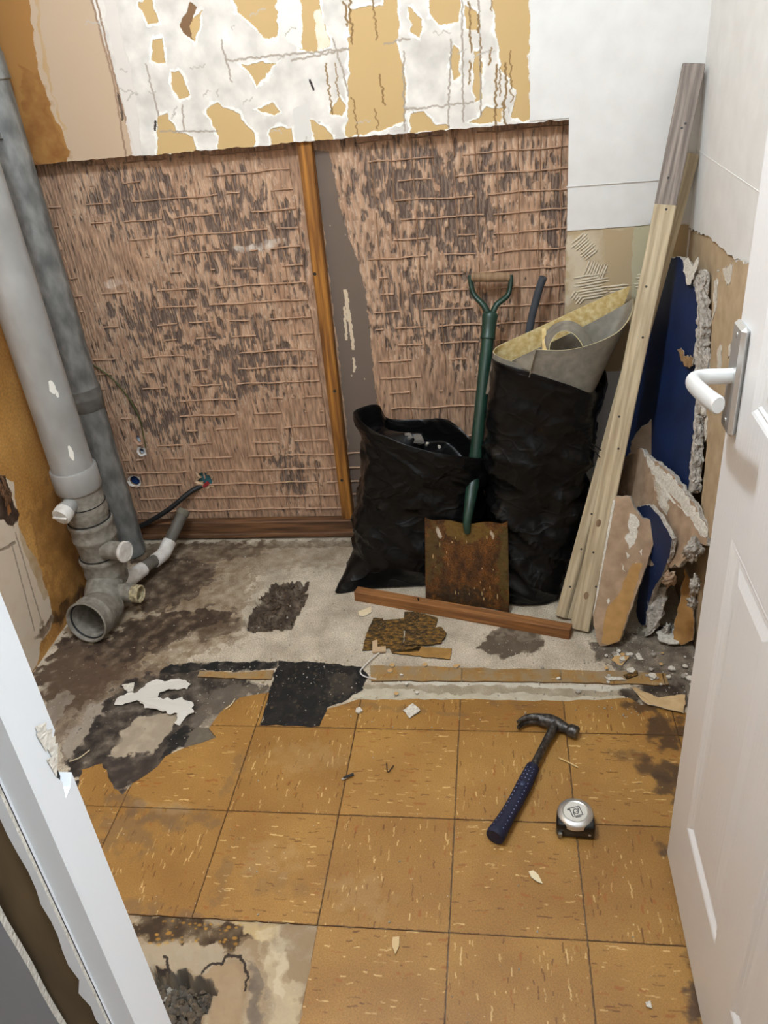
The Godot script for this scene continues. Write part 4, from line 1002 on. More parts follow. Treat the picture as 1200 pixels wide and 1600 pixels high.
# ---------------------------------------------------------------- door frame on the left
func build_frame() -> void:
	var root := setting("trim_1", "white door frame with a chipped latch hole, its hallway trim stripped off")
	var low: Vector3 = Vector3(-0.218, 0.6309, 1.8392)
	var high: Vector3 = Vector3(-0.218, 1.1428, 1.8286)
	var lean := atan2(high.z - low.z, high.y - low.y)      # the frame stands a little out of plumb
	root.transform = Transform3D(Basis.IDENTITY, low) * Transform3D(Basis(Vector3.RIGHT, lean), Vector3.ZERO) * Transform3D(Basis.IDENTITY, -low)
	var white := mat(c8(228, 230, 232), 0.4)
	var sx: float = -0.218
	var lx: float = -0.2385
	var zs: float = Vector3(-0.218, 0.7168, 1.8822).z
	var zl: float = Vector3(-0.2385, 0.7226, 1.8865).z
	var m := ArrayMesh.new()
	# stop: outlined in its own face so that the latch hole can be bitten out of its edge
	var zf: float = Vector3(-0.218, 0.6309, 1.8392).z
	var out := PackedVector2Array([Vector2(zf, -0.02), Vector2(zs, -0.02), Vector2(zs, 2.06), Vector2(zf, 2.06)])
	var sy: float = Vector3(-0.218, 0.9363, 1.7602).y + 0.055
	var bite := PackedVector2Array([Vector2(zf, sy + 0.034), Vector2(zf + 0.006, sy + 0.03), Vector2(zf + 0.010, sy + 0.012), Vector2(zf + 0.017, sy + 0.004), Vector2(zf + 0.013, sy - 0.006), Vector2(zf + 0.016, sy - 0.02), Vector2(zf + 0.007, sy - 0.018), Vector2(zf, sy - 0.01)])
	out.append_array(bite)
	for i in out.size(): out[i] = Vector2(-out[i].x, out[i].y)
	prism(m, out, sx - lx, white, white)
	obj("door_stop", m, null, root, "", Transform3D(Basis(Vector3(0, 0, -1), Vector3.UP, Vector3(1, 0, 0)), Vector3(sx, 0, 0)))
	var st := mb()
	box(st, Vector3(lx - 0.003, 1.02, (zf + zl) / 2), Vector3(0.006, 2.08, zl - zf), 0.001)
	obj("frame_lining", st, white, root)
	st = mb()
	box(st, Vector3(sx - 0.012, sy + 0.006, zf + 0.008), Vector3(0.006, 0.05, 0.012))
	obj("latch_recess", st, M.dark, root)
	st = mb()
	for i in 7:
		var y := sy - 0.02 + rng.randf() * 0.055
		var z := zf + 0.012 + rng.randf() * 0.008
		poly3(st, [Vector3(sx + 0.001, y, z), Vector3(sx + 0.004, y + 0.018, z - 0.006), Vector3(sx + 0.001, y + 0.022, z + 0.003)], Vector3(1, 0, 0))
	obj("paint_flake", st, M.plaster, root)
	# bare strip where the hallway trim was, then the plaster edge
	var gx := Vector3(-0.2794, 0.7288, 1.8925).x
	st = mb()
	box(st, Vector3((gx - 0.03 + lx - 0.006) / 2, 1.02, (FRONT + zl) / 2), Vector3(lx - 0.006 - gx + 0.03, 2.4, zl - FRONT))
	obj("bare_wall_strip", st, mat(Color.WHITE, 0.9, 0, ntex(256, 256, 0.02, 95, c8(72, 58, 38), c8(104, 84, 54)), Vector3(3, 1, 3)), root)
	m = ArrayMesh.new()
	var e2 := jagline(Vector2(lx - 0.009, -0.02), Vector2(lx - 0.009, 2.06), 0.02, 0.004, 27)
	e2.append_array(PackedVector2Array([Vector2(lx, 2.06), Vector2(lx, -0.02)]))
	prism(m, e2, 0.004, white, M.plaster, null, 0.0)
	obj("ragged_paint_edge", m, null, root, "", at(Vector3(0, 0, zl + 0.002)))
	# head and hinge side
	st = mb()
	box(st, Vector3(0.11, 2.04, FRONT + 0.04), Vector3(0.72, 0.03, 0.1), 0.0015)
	obj("frame_lining", st, white, root)
	st = mb()
	box(st, Vector3(0.475, 1.0, FRONT + 0.045), Vector3(0.03, 2.06, 0.09), 0.0015)
	obj("frame_lining", st, white, root)

# ---------------------------------------------------------------- pipes in the left corner
func build_pipes() -> void:
	# galvanised pipe against the corner
	var t := thing("galvanised_pipe", "mottled grey galvanised steel pipe standing in the left corner behind the plastic soil pipe", "pipe", at(Vector3(-1.137, 0, 0.072)))
	var st := mb(true)
	lathe(st, Transform3D.IDENTITY, PackedVector2Array([Vector2(0.051, CEIL - 0.002), Vector2(0.051, 0.585)]), 40)
	obj("upper_pipe", st, M.galv, t)
	st = mb(true)
	lathe(st, Transform3D.IDENTITY, PackedVector2Array([Vector2(0.050, 0.54), Vector2(0.050, 0.002)]), 40)
	obj("lower_pipe", st, M.galv, t)
	st = mb(true)
	lathe(st, Transform3D.IDENTITY, PackedVector2Array([Vector2(0.050, 0.602), Vector2(0.0535, 0.6), Vector2(0.0535, 0.578), Vector2(0.0545, 0.574), Vector2(0.0545, 0.568), Vector2(0.0535, 0.565), Vector2(0.0535, 0.535), Vector2(0.0505, 0.532)]), 40)
	obj("joint_band", st, mat(Color.WHITE, 0.7, 0, ntex(128, 128, 0.03, 101, c8(84, 80, 74), c8(120, 116, 110)), Vector3.ONE * 6.0), t, "darker joint band")
	st = mb(true)
	lathe(st, Transform3D.IDENTITY, PackedVector2Array([Vector2(0.051, 1.48), Vector2(0.054, 1.475), Vector2(0.054, 1.43), Vector2(0.0555, 1.426), Vector2(0.0555, 1.42), Vector2(0.051, 1.416)]), 40)
	obj("joint_band", st, M.galv, t)
	st = mb()
	for y in [1.3, 1.345]:
		box(st, Vector3(0.0, y, 0.055), Vector3(0.05, 0.018, 0.004), 0.001)
	tube(st, smooth_path([Vector3(-0.03, 1.36, 0.05), Vector3(-0.008, 1.352, 0.062), Vector3(0.0, 1.32, 0.066), Vector3(-0.008, 1.29, 0.062), Vector3(-0.03, 1.282, 0.05)], 12), 0.006, 8)
	obj("pipe_clip", st, M.galv, t)
	# plastic soil stack with its fittings
	t = thing("soil_pipe", "wide grey plastic soil pipe with side outlets and an open elbow on the floor", "pipe", at(Vector3(-1.085, 0, 0.33)))
	st = mb(true)
	lathe(st, Transform3D.IDENTITY, PackedVector2Array([Vector2(0.0575, CEIL - 0.002), Vector2(0.0575, 0.44)]), 48)
	obj("pipe", st, M.pvc, t, "long plain grey pipe with white paint drips")
	st = mb(true)
	lathe(st, Transform3D.IDENTITY, PackedVector2Array([Vector2(0.057, 0.466), Vector2(0.0625, 0.466), Vector2(0.0645, 0.462), Vector2(0.0645, 0.402), Vector2(0.062, 0.396), Vector2(0.0585, 0.394)]), 48)
	obj("collar", st, M.pvc, t)
	st = mb(true)
	lathe(st, Transform3D.IDENTITY, PackedVector2Array([Vector2(0.058, 0.4), Vector2(0.058, 0.352), Vector2(0.0605, 0.346), Vector2(0.0605, 0.312), Vector2(0.0585, 0.306), Vector2(0.057, 0.300), Vector2(0.057, 0.292), Vector2(0.064, 0.290), Vector2(0.066, 0.284), Vector2(0.064, 0.276), Vector2(0.0625, 0.272), Vector2(0.0625, 0.246), Vector2(0.065, 0.242), Vector2(0.065, 0.234), Vector2(0.0615, 0.228), Vector2(0.0585, 0.2), Vector2(0.0585, 0.168)]), 48)
	obj("access_fitting", st, M.pvc_dirty, t)
	st = mb(true)
	lathe(st, Transform3D.IDENTITY, PackedVector2Array([Vector2(0.057, 0.17), Vector2(0.064, 0.168), Vector2(0.067, 0.161), Vector2(0.064, 0.153), Vector2(0.0625, 0.148), Vector2(0.0625, 0.118), Vector2(0.0645, 0.114), Vector2(0.0645, 0.108), Vector2(0.061, 0.102), Vector2(0.058, 0.06), Vector2(0.05, 0.02), Vector2(0.03, 0.001), Vector2(0, 0.001)]), 48)
	obj("branch_fitting", st, M.pvc_dirty, t)
	for e in [[0.296, 0.0615], [0.1745, 0.0615], [0.349, 0.0607]]:
		st = mb(true)
		var ring := []
		for i in 41: ring.append(Vector3(cos(TAU * i / 40.0) * (e[1] - 0.001), e[0], sin(TAU * i / 40.0) * (e[1] - 0.001)))
		tube(st, ring, 0.0017, 6, false)
		obj("dirty_seal", st, M.dark, t)
	# open elbow
	var face := Vector3(0.012, 0.0655, 0.2)
	var dir := Vector3(-0.12, 0.16, 0.98).normalized()
	var path := smooth_path([Vector3(0, 0.085, 0.0), Vector3(0.004, 0.068, 0.05), face - dir * 0.09, face - dir * 0.066], 16)
	st = mb(true)
	tube(st, path, 0.056, 36, false)
	obj("elbow_bend", st, M.pvc_dirty, t)
	var q := dir.cross(Vector3.UP).normalized()
	var fx := Transform3D(Basis(q, dir, q.cross(dir)), face)
	st = mb(true)
	lathe(st, fx, PackedVector2Array([Vector2(0.0555, -0.1), Vector2(0.0575, -0.075), Vector2(0.0625, -0.066), Vector2(0.0625, -0.046), Vector2(0.0645, -0.043), Vector2(0.0645, -0.037), Vector2(0.0625, -0.034), Vector2(0.0625, -0.01), Vector2(0.0645, -0.006), Vector2(0.0645, -0.001), Vector2(0.063, 0.0), Vector2(0.0595, 0.0), Vector2(0.0585, -0.002), Vector2(0.0575, -0.02), Vector2(0.0545, -0.024), Vector2(0.0545, -0.06), Vector2(0.052, -0.066), Vector2(0.051, -0.12)]), 48)
	obj("open_hub", st, M.pvc_dirty, t, "open socket facing the door")
	st = mb(true)
	var torus := []
	for i in 41: torus.append(fx * Vector3(cos(TAU * i / 40.0) * 0.057, -0.014, sin(TAU * i / 40.0) * 0.057))
	tube(st, torus, 0.003, 8, false)
	obj("rubber_seal", st, M.rubber, t)
	# side outlets
	for e in [[Vector3(0.04, 0.205, 0.03), Vector3(0.112, 0.208, 0.05), 0.027, 0], [Vector3(0.03, 0.068, 0.05), Vector3(0.125, 0.064, 0.062), 0.026, 1], [Vector3(-0.005, 0.378, 0.04), Vector3(-0.018, 0.362, 0.108), 0.0225, 2]]:
		var a: Vector3 = e[0]; var b: Vector3 = e[1]; var r: float = e[2]
		var yv := (b - a).normalized()
		var xv := yv.cross(Vector3.UP).normalized()
		var ln := a.distance_to(b)
		var xf := Transform3D(Basis(xv, yv, xv.cross(yv)), a)
		st = mb(true)
		if e[3] == 0:
			lathe(st, xf, PackedVector2Array([Vector2(r * 1.05, 0), Vector2(r, ln * 0.3), Vector2(r, ln * 0.82), Vector2(r * 1.08, ln * 0.84), Vector2(r * 1.08, ln * 0.9)]), 28)
			obj("side_outlet", st, M.pvc_dirty, t)
			st = mb(true)
			lathe(st, xf, PackedVector2Array([Vector2(r * 1.1, ln * 0.86), Vector2(r * 1.16, ln * 0.88), Vector2(r * 1.16, ln * 0.98), Vector2(r * 1.1, ln), Vector2(r * 0.98, ln), Vector2(r * 0.95, ln * 0.985), Vector2(0, ln * 0.985)]), 28)
			obj("outlet_cap", st, M.white_plastic, t, "pale round cap")
		elif e[3] == 1:
			lathe(st, xf, PackedVector2Array([Vector2(r * 1.15, 0), Vector2(r * 0.95, ln * 0.25), Vector2(r * 0.95, ln * 0.4), Vector2(r * 1.1, ln * 0.42), Vector2(r * 1.1, ln * 0.72), Vector2(r, ln * 0.74)]), 28)
			obj("side_outlet", st, M.pvc_dirty, t)
			st = mb(true)
			lathe(st, xf, PackedVector2Array([Vector2(r * 1.0, ln * 0.7), Vector2(r * 1.04, ln * 0.75), Vector2(r * 1.04, ln * 0.98), Vector2(r * 0.95, ln), Vector2(r * 0.82, ln * 0.98), Vector2(r * 0.8, ln * 0.8), Vector2(0, ln * 0.8)]), 28)
			obj("broken_sleeve", st, mat(Color.WHITE, 0.8, 0, ntex(64, 64, 0.08, 103, c8(120, 108, 84), c8(222, 206, 164), 1, 1, 2.0), Vector3.ONE * 14.0), t, "cream crusted sleeve")
		else:
			lathe(st, xf, PackedVector2Array([Vector2(r, 0), Vector2(r, ln * 0.45), Vector2(r * 1.12, ln * 0.47), Vector2(r * 1.12, ln * 0.6)]), 28)
			obj("side_outlet", st, M.pvc, t)
			st = mb(true)
			lathe(st, xf, PackedVector2Array([Vector2(r * 1.15, ln * 0.56), Vector2(r * 1.22, ln * 0.6), Vector2(r * 1.22, ln * 0.9), Vector2(r * 1.1, ln * 0.97), Vector2(0, ln)]), 12)
			box(st, Vector3(0, ln, 0), Vector3(r * 2.0, 0.008, 0.005), 0.001, xf)
			obj("screw_cap", st, M.white_plastic, t, "white screw cap with a ridge across it")
	for e in [[0.5, 0.72, 0.008, 0.02], [0.62, 0.70, 0.004, 0.012], [0.40, 0.53, 0.006, 0.024]]:
		st = mb()
		var a0: float = e[0]
		var n := 9
		for i in n:
			var t0 := TAU * i / n; var t1 := TAU * (i + 1) / n
			var c := func(th: float, k: float) -> Vector3:
				var an: float = a0 + cos(th) * k * e[2] * (0.7 + 0.5 * absf(sin(th * 2.0 + 1.0))) / 0.058 + 0.3
				return Vector3(sin(an) * 0.0581, e[1] + sin(th) * k * e[3], cos(an) * 0.0581)
			tri(st, c.call(0.0, 0.0), c.call(t0, 1.0), c.call(t1, 1.0), Vector3(0.4, 0, 1))
		obj("paint_drip", st, mat(c8(236, 232, 222), 0.6), t)
	# waste pipe
	t = thing("waste_pipe", "thin grey waste pipe with a white elbow rising from the soil pipe to the wall", "pipe", at(Vector3(-0.985, 0, 0.155)))
	var o := Vector3(-0.985, 0, 0.155)
	var w := [Vector3(-1.045, 0.055, 0.335), Vector3(-1.022, 0.052, 0.262), Vector3(-1.006, 0.048, 0.212), Vector3(-0.994, 0.044, 0.182), Vector3(-0.981, 0.046, 0.15), Vector3(-0.969, 0.068, 0.112), Vector3(-0.936, 0.130, 0.03)]
	for i in w.size(): w[i] = w[i] - o
	for e in [["connector", [w[0], w[1], w[1].lerp(w[2], 0.4)], 0.0235, M.white_plastic], ["pipe_length", [w[1], w[2], w[3]], 0.0195, M.grey_plastic], ["elbow", smooth_path([w[2].lerp(w[3], 0.7), w[3], w[4], w[5].lerp(w[4], 0.5), w[5]], 14), 0.0225, M.white_plastic], ["pipe_length", [w[5].lerp(w[4], 0.3), w[6].lerp(w[5], 0.5), w[6]], 0.0195, M.grey_plastic], ["cut_end", [w[6].lerp(w[5], 0.12), w[6].lerp(w[5], -0.06)], 0.0212, mat(c8(104, 98, 84), 0.8)]]:
		st = mb(true)
		tube(st, e[1], e[2], 24, true)
		obj(e[0], st, e[3], t)
	st = mb(true)
	tube(st, smooth_path([Vector3(-1.16, 0.052, 0.012), Vector3(-1.1, 0.07, 0.012), Vector3(-1.0, 0.122, 0.0), Vector3(-0.93, 0.166, -0.03), Vector3(-0.886, 0.182, -0.055)], 16), 0.0085, 14)
	tag(obj("black_hose", st, M.rubber, self), "thin black hose slanting from behind the galvanised pipe into the torn wall hole", "hose")
	st = mb(true)
	tube(st, smooth_path([Vector3(-1.1675, 0.6378, -0.044), Vector3(-1.1324, 0.6209, -0.04), Vector3(-1.0851, 0.575, -0.038), Vector3(-1.0503, 0.5063, -0.038), Vector3(-1.0376, 0.4373, -0.042), Vector3(-1.0423, 0.3775, -0.048), Vector3(-1.0464, 0.33, -0.05)], 24), 0.0022, 8)
	tag(obj("earth_wire", st, mat(c8(74, 78, 34), 0.6), self), "thin green and yellow wire hanging against the torn brown panel", "wire")
	st = mb()
	box(st, Vector3.ZERO, Vector3(0.022, 0.012, 0.014), 0.002)
	tag(obj("wire_scrap", st, mat(c8(150, 34, 38), 0.5), self, "", Transform3D(Basis(Vector3(0, 0, 1), 0.6), Vector3(-0.8698, 0.1874, -0.05))), "scrap of red cable end in the torn hole above the waste pipe", "cable")

# ---------------------------------------------------------------- bags
func sup(cx: float, cz: float, hx: float, hz: float, y: float, e := 3.0) -> Array:
	var o := []
	for i in 12:
		var a := TAU * i / 12.0
		var c := -cos(a); var s := sin(a)
		o.append(Vector3(cx + hx * signf(c) * pow(absf(c), 2.0 / e), y, cz + hz * signf(s) * pow(absf(s), 2.0 / e)))
	return o

func shift(l: Array, scale: float, dy: float, ctr := Vector3.INF) -> Array:
	var c := Vector3.ZERO
	for p in l: c += p / l.size()
	var o := []
	for p in l: o.append(Vector3(c.x + (p.x - c.x) * scale, p.y + dy, c.z + (p.z - c.z) * scale))
	return o

func loft(st: SurfaceTool, loops: Array, nu: int, nv: int, amp: Array, sd: int, slant: float) -> void:
	var rows := []
	for l in loops:
		var r := []
		for i in nu: r.append(catmull(l, float(i) / nu, true))
		rows.append(r)
	fn.seed = sd; fn.frequency = 1.0
	var f := func(u: float, v: float) -> Vector3:
		var i := int(roundf(u * nu)) % nu
		var col := []
		for r in rows: col.append(r[i])
		var p := catmull(col, v * 0.99999)
		var c := Vector3.ZERO
		var k := v * (rows.size() - 1)
		var a: float = lerpf(amp[int(k)], amp[mini(int(k) + 1, amp.size() - 1)], k - floorf(k))
		if a > 0.0:
			var mid: Vector3 = (rows[int(k)][0] + rows[int(k)][nu / 2]) * 0.5
			var dir := Vector3(p.x - mid.x, 0, (p.z - mid.z) * 1.6).normalized()
			var n1 := fn.get_noise_3d(p.x * 3.2 + p.y * 2.0, p.y * 7.0 + p.x * slant, p.z * 3.0)
			var n2 := fn.get_noise_3d(p.x * 7.0 + 40.0, p.y * 15.0 + p.x * slant * 2.2, p.z * 6.0)
			var n3 := fn.get_noise_3d(p.x * 3.0 + p.y * 5.0 + 80.0, p.y * 3.0 - p.x * 6.0, p.z * 3.0)
			p += dir * a * (pow(1.0 - absf(n1), 7.0) * 0.9 - 0.35 + (pow(1.0 - absf(n2), 8.0) - 0.3) * 0.4 + n3 * 0.8)
		return p
	grid(st, nu, nv, f, false, true)

func build_bags() -> void:
	# smaller sack, mouth open towards the room
	var t := thing("rubbish_bag", "shorter black rubbish sack with its mouth open, left of the shovel", "sack", at(Vector3(-0.15, 0, 0.17)))
	var o := Vector3(-0.15, 0, 0.17)
	var rim := [Vector3(-0.297, 0.5314, 0.17), Vector3(-0.2495, 0.5137, 0.24), Vector3(-0.1672, 0.4855, 0.275), Vector3(-0.0901, 0.4611, 0.285), Vector3(0.0025, 0.4329, 0.27), Vector3(0.0734, 0.3987, 0.22), Vector3(0.0748, 0.3948, 0.17), Vector3(0.0236, 0.4112, 0.11), Vector3(-0.0407, 0.4516, 0.07), Vector3(-0.1269, 0.4456, 0.05), Vector3(-0.2181, 0.4578, 0.06), Vector3(-0.2397, 0.5194, 0.1)]
	var base := sup(-0.13, 0.17, 0.225, 0.105, 0.012, 2.6)
	base[0] += Vector3(-0.01, 0, 0.03); base[1] += Vector3(-0.055, -0.006, 0.065); base[2] += Vector3(-0.02, 0, 0.02)
	var loops := [shift(base, 0.3, -0.009), shift(base, 0.93, -0.009), base, sup(-0.135, 0.165, 0.21, 0.125, 0.09, 3.0), sup(-0.13, 0.16, 0.19, 0.125, 0.2, 3.0), sup(-0.125, 0.155, 0.188, 0.12, 0.3, 3.0), shift(rim, 0.98, -0.085), shift(rim, 1.0, -0.045), shift(rim, 1.015, -0.032), shift(rim, 1.015, -0.008), shift(rim, 0.99, 0.0), shift(rim, 0.955, -0.008), shift(rim, 0.93, -0.03), shift(rim, 0.9, -0.06), shift(rim, 0.84, -0.072), shift(rim, 0.6, -0.075), shift(rim, 0.3, -0.075), shift(rim, 0.01, -0.075)]
	for l in loops:
		for i in l.size(): l[i] = l[i] - o
	var st := mb(true)
	loft(st, loops, 132, 150, [0.0, 0.0, 0.004, 0.014, 0.02, 0.022, 0.014, 0.009, 0.007, 0.006, 0.004, 0.003, 0.003, 0.0, 0.0, 0.0, 0.0, 0.0], 5, 5.0)
	obj("bag_skin", st, M.ply, t)
	var bits := [[Vector3(-0.1148, 0.4503, 0.2), 0.022, M.core], [Vector3(-0.0916, 0.4502, 0.225), 0.008, M.plaster], [Vector3(-0.0577, 0.4462, 0.235), 0.006, M.plaster], [Vector3(-0.1448, 0.4445, 0.17), 0.02, M.core]]
	for i in bits.size():
		var e = bits[i]
		tag(obj("rubble_lump", rock(130 + i), e[2], self, "", Transform3D(Basis.from_euler(Vector3(0.4, i * 1.3, 0.2)).scaled(Vector3.ONE * e[1]), e[0])), ["largest grey plaster lump lying in the mouth of the shorter black sack", "larger white plaster crumb in the mouth of the shorter black sack", "smaller white plaster crumb in the mouth of the shorter black sack", "smaller grey plaster lump left of the largest lump in the shorter sack's mouth"][i], "rubble")
	# taller sack, full of vinyl
	t = thing("rubbish_bag", "taller black rubbish sack stuffed with grey vinyl, right of the shovel", "sack", at(Vector3(0.2, 0, 0.2)))
	o = Vector3(0.2, 0, 0.2)
	rim = [Vector3(0.0917, 0.6731, 0.18), Vector3(0.1035, 0.6888, 0.25), Vector3(0.1509, 0.6832, 0.285), Vector3(0.2196, 0.6623, 0.3), Vector3(0.2914, 0.6311, 0.29), Vector3(0.3426, 0.5988, 0.26), Vector3(0.3843, 0.5774, 0.18), Vector3(0.3922, 0.6011, 0.1), Vector3(0.3342, 0.6472, 0.07), Vector3(0.2492, 0.6606, 0.06), Vector3(0.1712, 0.6644, 0.07), Vector3(0.1103, 0.6639, 0.11)]
	base = sup(0.175, 0.225, 0.105, 0.145, 0.012, 3.0)
	loops = [shift(base, 0.3, -0.009), shift(base, 0.93, -0.009), base, sup(0.185, 0.21, 0.125, 0.16, 0.07, 2.8), sup(0.2, 0.195, 0.135, 0.15, 0.16, 2.8), sup(0.205, 0.185, 0.14, 0.135, 0.28, 2.8), sup(0.215, 0.18, 0.148, 0.13, 0.4, 2.8), sup(0.22, 0.175, 0.15, 0.125, 0.5, 2.8), shift(rim, 1.0, -0.03), shift(rim, 1.0, -0.006), shift(rim, 0.985, 0.0), shift(rim, 0.95, -0.01), shift(rim, 0.9, -0.08), shift(rim, 0.3, -0.1), shift(rim, 0.01, -0.1)]
	for l in loops:
		for i in l.size(): l[i] = l[i] - o
	st = mb(true)
	loft(st, loops, 120, 160, [0.0, 0.0, 0.006, 0.02, 0.022, 0.02, 0.018, 0.014, 0.006, 0.004, 0.003, 0.004, 0.004, 0.0, 0.0], 9, 3.5)
	obj("bag_skin", st, M.ply, t)
	# vinyl sheet and strip
	var grey := mat(Color.WHITE, 0.6, 0, ntex(512, 512, 0.014, 104, c8(112, 104, 92), c8(146, 138, 124), 1, 1, 1.3), Vector3.ONE * 4.0)
	var yel := mat(Color.WHITE, 0.85, 0, ntex(512, 512, 0.02, 105, c8(196, 160, 94), c8(232, 214, 162), 1, 1, 1.5, 4), Vector3.ONE * 5.0)
	var edge := mat(c8(214, 198, 152), 0.8)
	t = thing("vinyl_sheet", "big rolled offcut of grey vinyl with cream backing in the taller sack", "vinyl offcut", at(Vector3(0.25, 0.5, 0.18)))
	o = Vector3(0.25, 0.5, 0.18)
	var top := [Vector3(0.1884, 0.6765, 0.255), Vector3(0.147, 0.6849, 0.245), Vector3(0.1102, 0.6888, 0.21), Vector3(0.0953, 0.6849, 0.16), Vector3(0.1175, 0.687, 0.115), Vector3(0.1964, 0.7099, 0.085), Vector3(0.3148, 0.7533, 0.06), Vector3(0.4059, 0.7866, 0.045), Vector3(0.455, 0.8021, 0.038)]
	var low := []
	for i in top.size(): low.append(top[i] + Vector3(lerpf(0.0, -0.06, i / 8.0), lerpf(-0.06, -0.2, i / 8.0), 0.02))
	obj("backing_layer", ribbon(top, low, 40, 6, 0.002, yel, grey, edge, o), null, t, "outer layer showing its cream backing")
	top = [Vector3(0.1379, 0.6697, 0.2), Vector3(0.1685, 0.6708, 0.165), Vector3(0.2284, 0.6815, 0.125), Vector3(0.3137, 0.7072, 0.09), Vector3(0.3977, 0.7399, 0.065), Vector3(0.4433, 0.7627, 0.058), Vector3(0.458, 0.7773, 0.075), Vector3(0.4455, 0.7531, 0.13), Vector3(0.4095, 0.7314, 0.185), Vector3(0.3479, 0.7221, 0.235), Vector3(0.2746, 0.722, 0.275), Vector3(0.1973, 0.7367, 0.3)]
	low = [Vector3(0.1509, 0.6207, 0.19), Vector3(0.1934, 0.6197, 0.17), Vector3(0.2447, 0.6094, 0.15), Vector3(0.297, 0.5898, 0.13), Vector3(0.3398, 0.5695, 0.13), Vector3(0.351, 0.562, 0.14), Vector3(0.3556, 0.5629, 0.16), Vector3(0.3524, 0.5685, 0.19), Vector3(0.346, 0.5708, 0.22), Vector3(0.3293, 0.5644, 0.245), Vector3(0.2866, 0.5736, 0.27), Vector3(0.1792, 0.6428, 0.29)]
	obj("folded_layer", ribbon(top, low, 60, 10, 0.002, grey, grey, edge, o), null, t, "inner layer folded over to the front, grey side out")
	top = [Vector3(0.2001, 0.7404, 0.306), Vector3(0.1759, 0.7227, 0.295), Vector3(0.1496, 0.7032, 0.28)]
	low = [Vector3(0.1865, 0.6839, 0.304), Vector3(0.1773, 0.6862, 0.3), Vector3(0.1589, 0.6913, 0.285)]
	obj("turned_corner", ribbon(top, low, 8, 4, 0.002, yel, grey, edge, o), null, t, "turned-back cream corner")
	t = thing("vinyl_strip", "narrow curled strip of grey vinyl arching inside the rolled vinyl sheet", "vinyl offcut", at(o))
	top = [Vector3(0.2195, 0.6843, 0.17), Vector3(0.2268, 0.7185, 0.15), Vector3(0.2564, 0.7445, 0.14), Vector3(0.296, 0.7525, 0.15), Vector3(0.3319, 0.7303, 0.17), Vector3(0.3541, 0.6851, 0.19), Vector3(0.3689, 0.615, 0.2)]
	low = [Vector3(0.2364, 0.6814, 0.22), Vector3(0.2397, 0.7185, 0.21), Vector3(0.2622, 0.7425, 0.2), Vector3(0.2915, 0.7428, 0.21), Vector3(0.3151, 0.7183, 0.22), Vector3(0.3275, 0.6827, 0.235), Vector3(0.3359, 0.6152, 0.24)]
	obj("curled_band", ribbon(top, low, 40, 4, 0.002, grey, grey, edge, o), null, t)
	t = thing("vinyl_strip", "thin upright cream vinyl strip beside the curled grey strip", "vinyl offcut", at(o))
	top = [Vector3(0.2227, 0.7291, 0.13), Vector3(0.232, 0.7355, 0.14)]
	low = [Vector3(0.2213, 0.6884, 0.2), Vector3(0.2336, 0.6932, 0.21)]
	obj("upright_band", ribbon(top, low, 3, 6, 0.002, yel, grey, edge, o), null, t)
	st = mb(true)
	tube(st, smooth_path([Vector3(0.2306, 0.8341, 0.02), Vector3(0.2208, 0.8049, 0.018), Vector3(0.2093, 0.7609, 0.015), Vector3(0.1973, 0.7077, 0.015), Vector3(0.1867, 0.6362, 0.02), Vector3(0.1809, 0.5349, 0.03)], 20), 0.0105, 16)
	tag(obj("rubber_hose", st, mat(c8(66, 70, 76), 0.6), self), "short dark grey hose sticking up behind the taller sack", "hose")

func ribbon(top: Array, low: Array, nu: int, nv: int, th: float, fa: Material, fb: Material, edge: Material, o: Vector3) -> ArrayMesh:
	var P := func(u: float, v: float) -> Vector3: return catmull(top, u * 0.99999).lerp(catmull(low, u * 0.99999), v) - o
	var N := func(u: float, v: float) -> Vector3:
		var e := 0.004
		var du: Vector3 = P.call(minf(u + e, 1.0), v) - P.call(maxf(u - e, 0.0), v)
		var dv: Vector3 = P.call(u, minf(v + e, 1.0)) - P.call(u, maxf(v - e, 0.0))
		return du.cross(dv).normalized()
	var m := ArrayMesh.new()
	for s in [1.0, -1.0]:
		var st := mb(true)
		grid(st, nu, nv, func(u: float, v: float) -> Vector3: return P.call(u, v) + N.call(u, v) * th * 0.5 * s, s > 0.0)
		finish(m, st, fa if s < 0.0 else fb)
	var st := mb()
	for k in 2:
		var cnt := nu
		for i in cnt:
			var q := []
			for e in [[i, 1.0], [i + 1, 1.0], [i + 1, -1.0], [i, -1.0]]:
				var u: float = float(e[0]) / cnt
				q.append(P.call(u, float(k)) + N.call(u, float(k)) * th * 0.5 * e[1])
			poly3(st, q, P.call(float(i) / cnt, float(k)) - P.call(float(i) / cnt, 0.5))
	for k in 2:
		for i in nv:
			var q := []
			for e in [[i, 1.0], [i + 1, 1.0], [i + 1, -1.0], [i, -1.0]]:
				var v: float = float(e[0]) / nv
				q.append(P.call(float(k), v) + N.call(float(k), v) * th * 0.5 * e[1])
			poly3(st, q, P.call(float(k), float(i) / nv) - P.call(0.5, float(i) / nv))
	finish(m, st, edge)
	return m

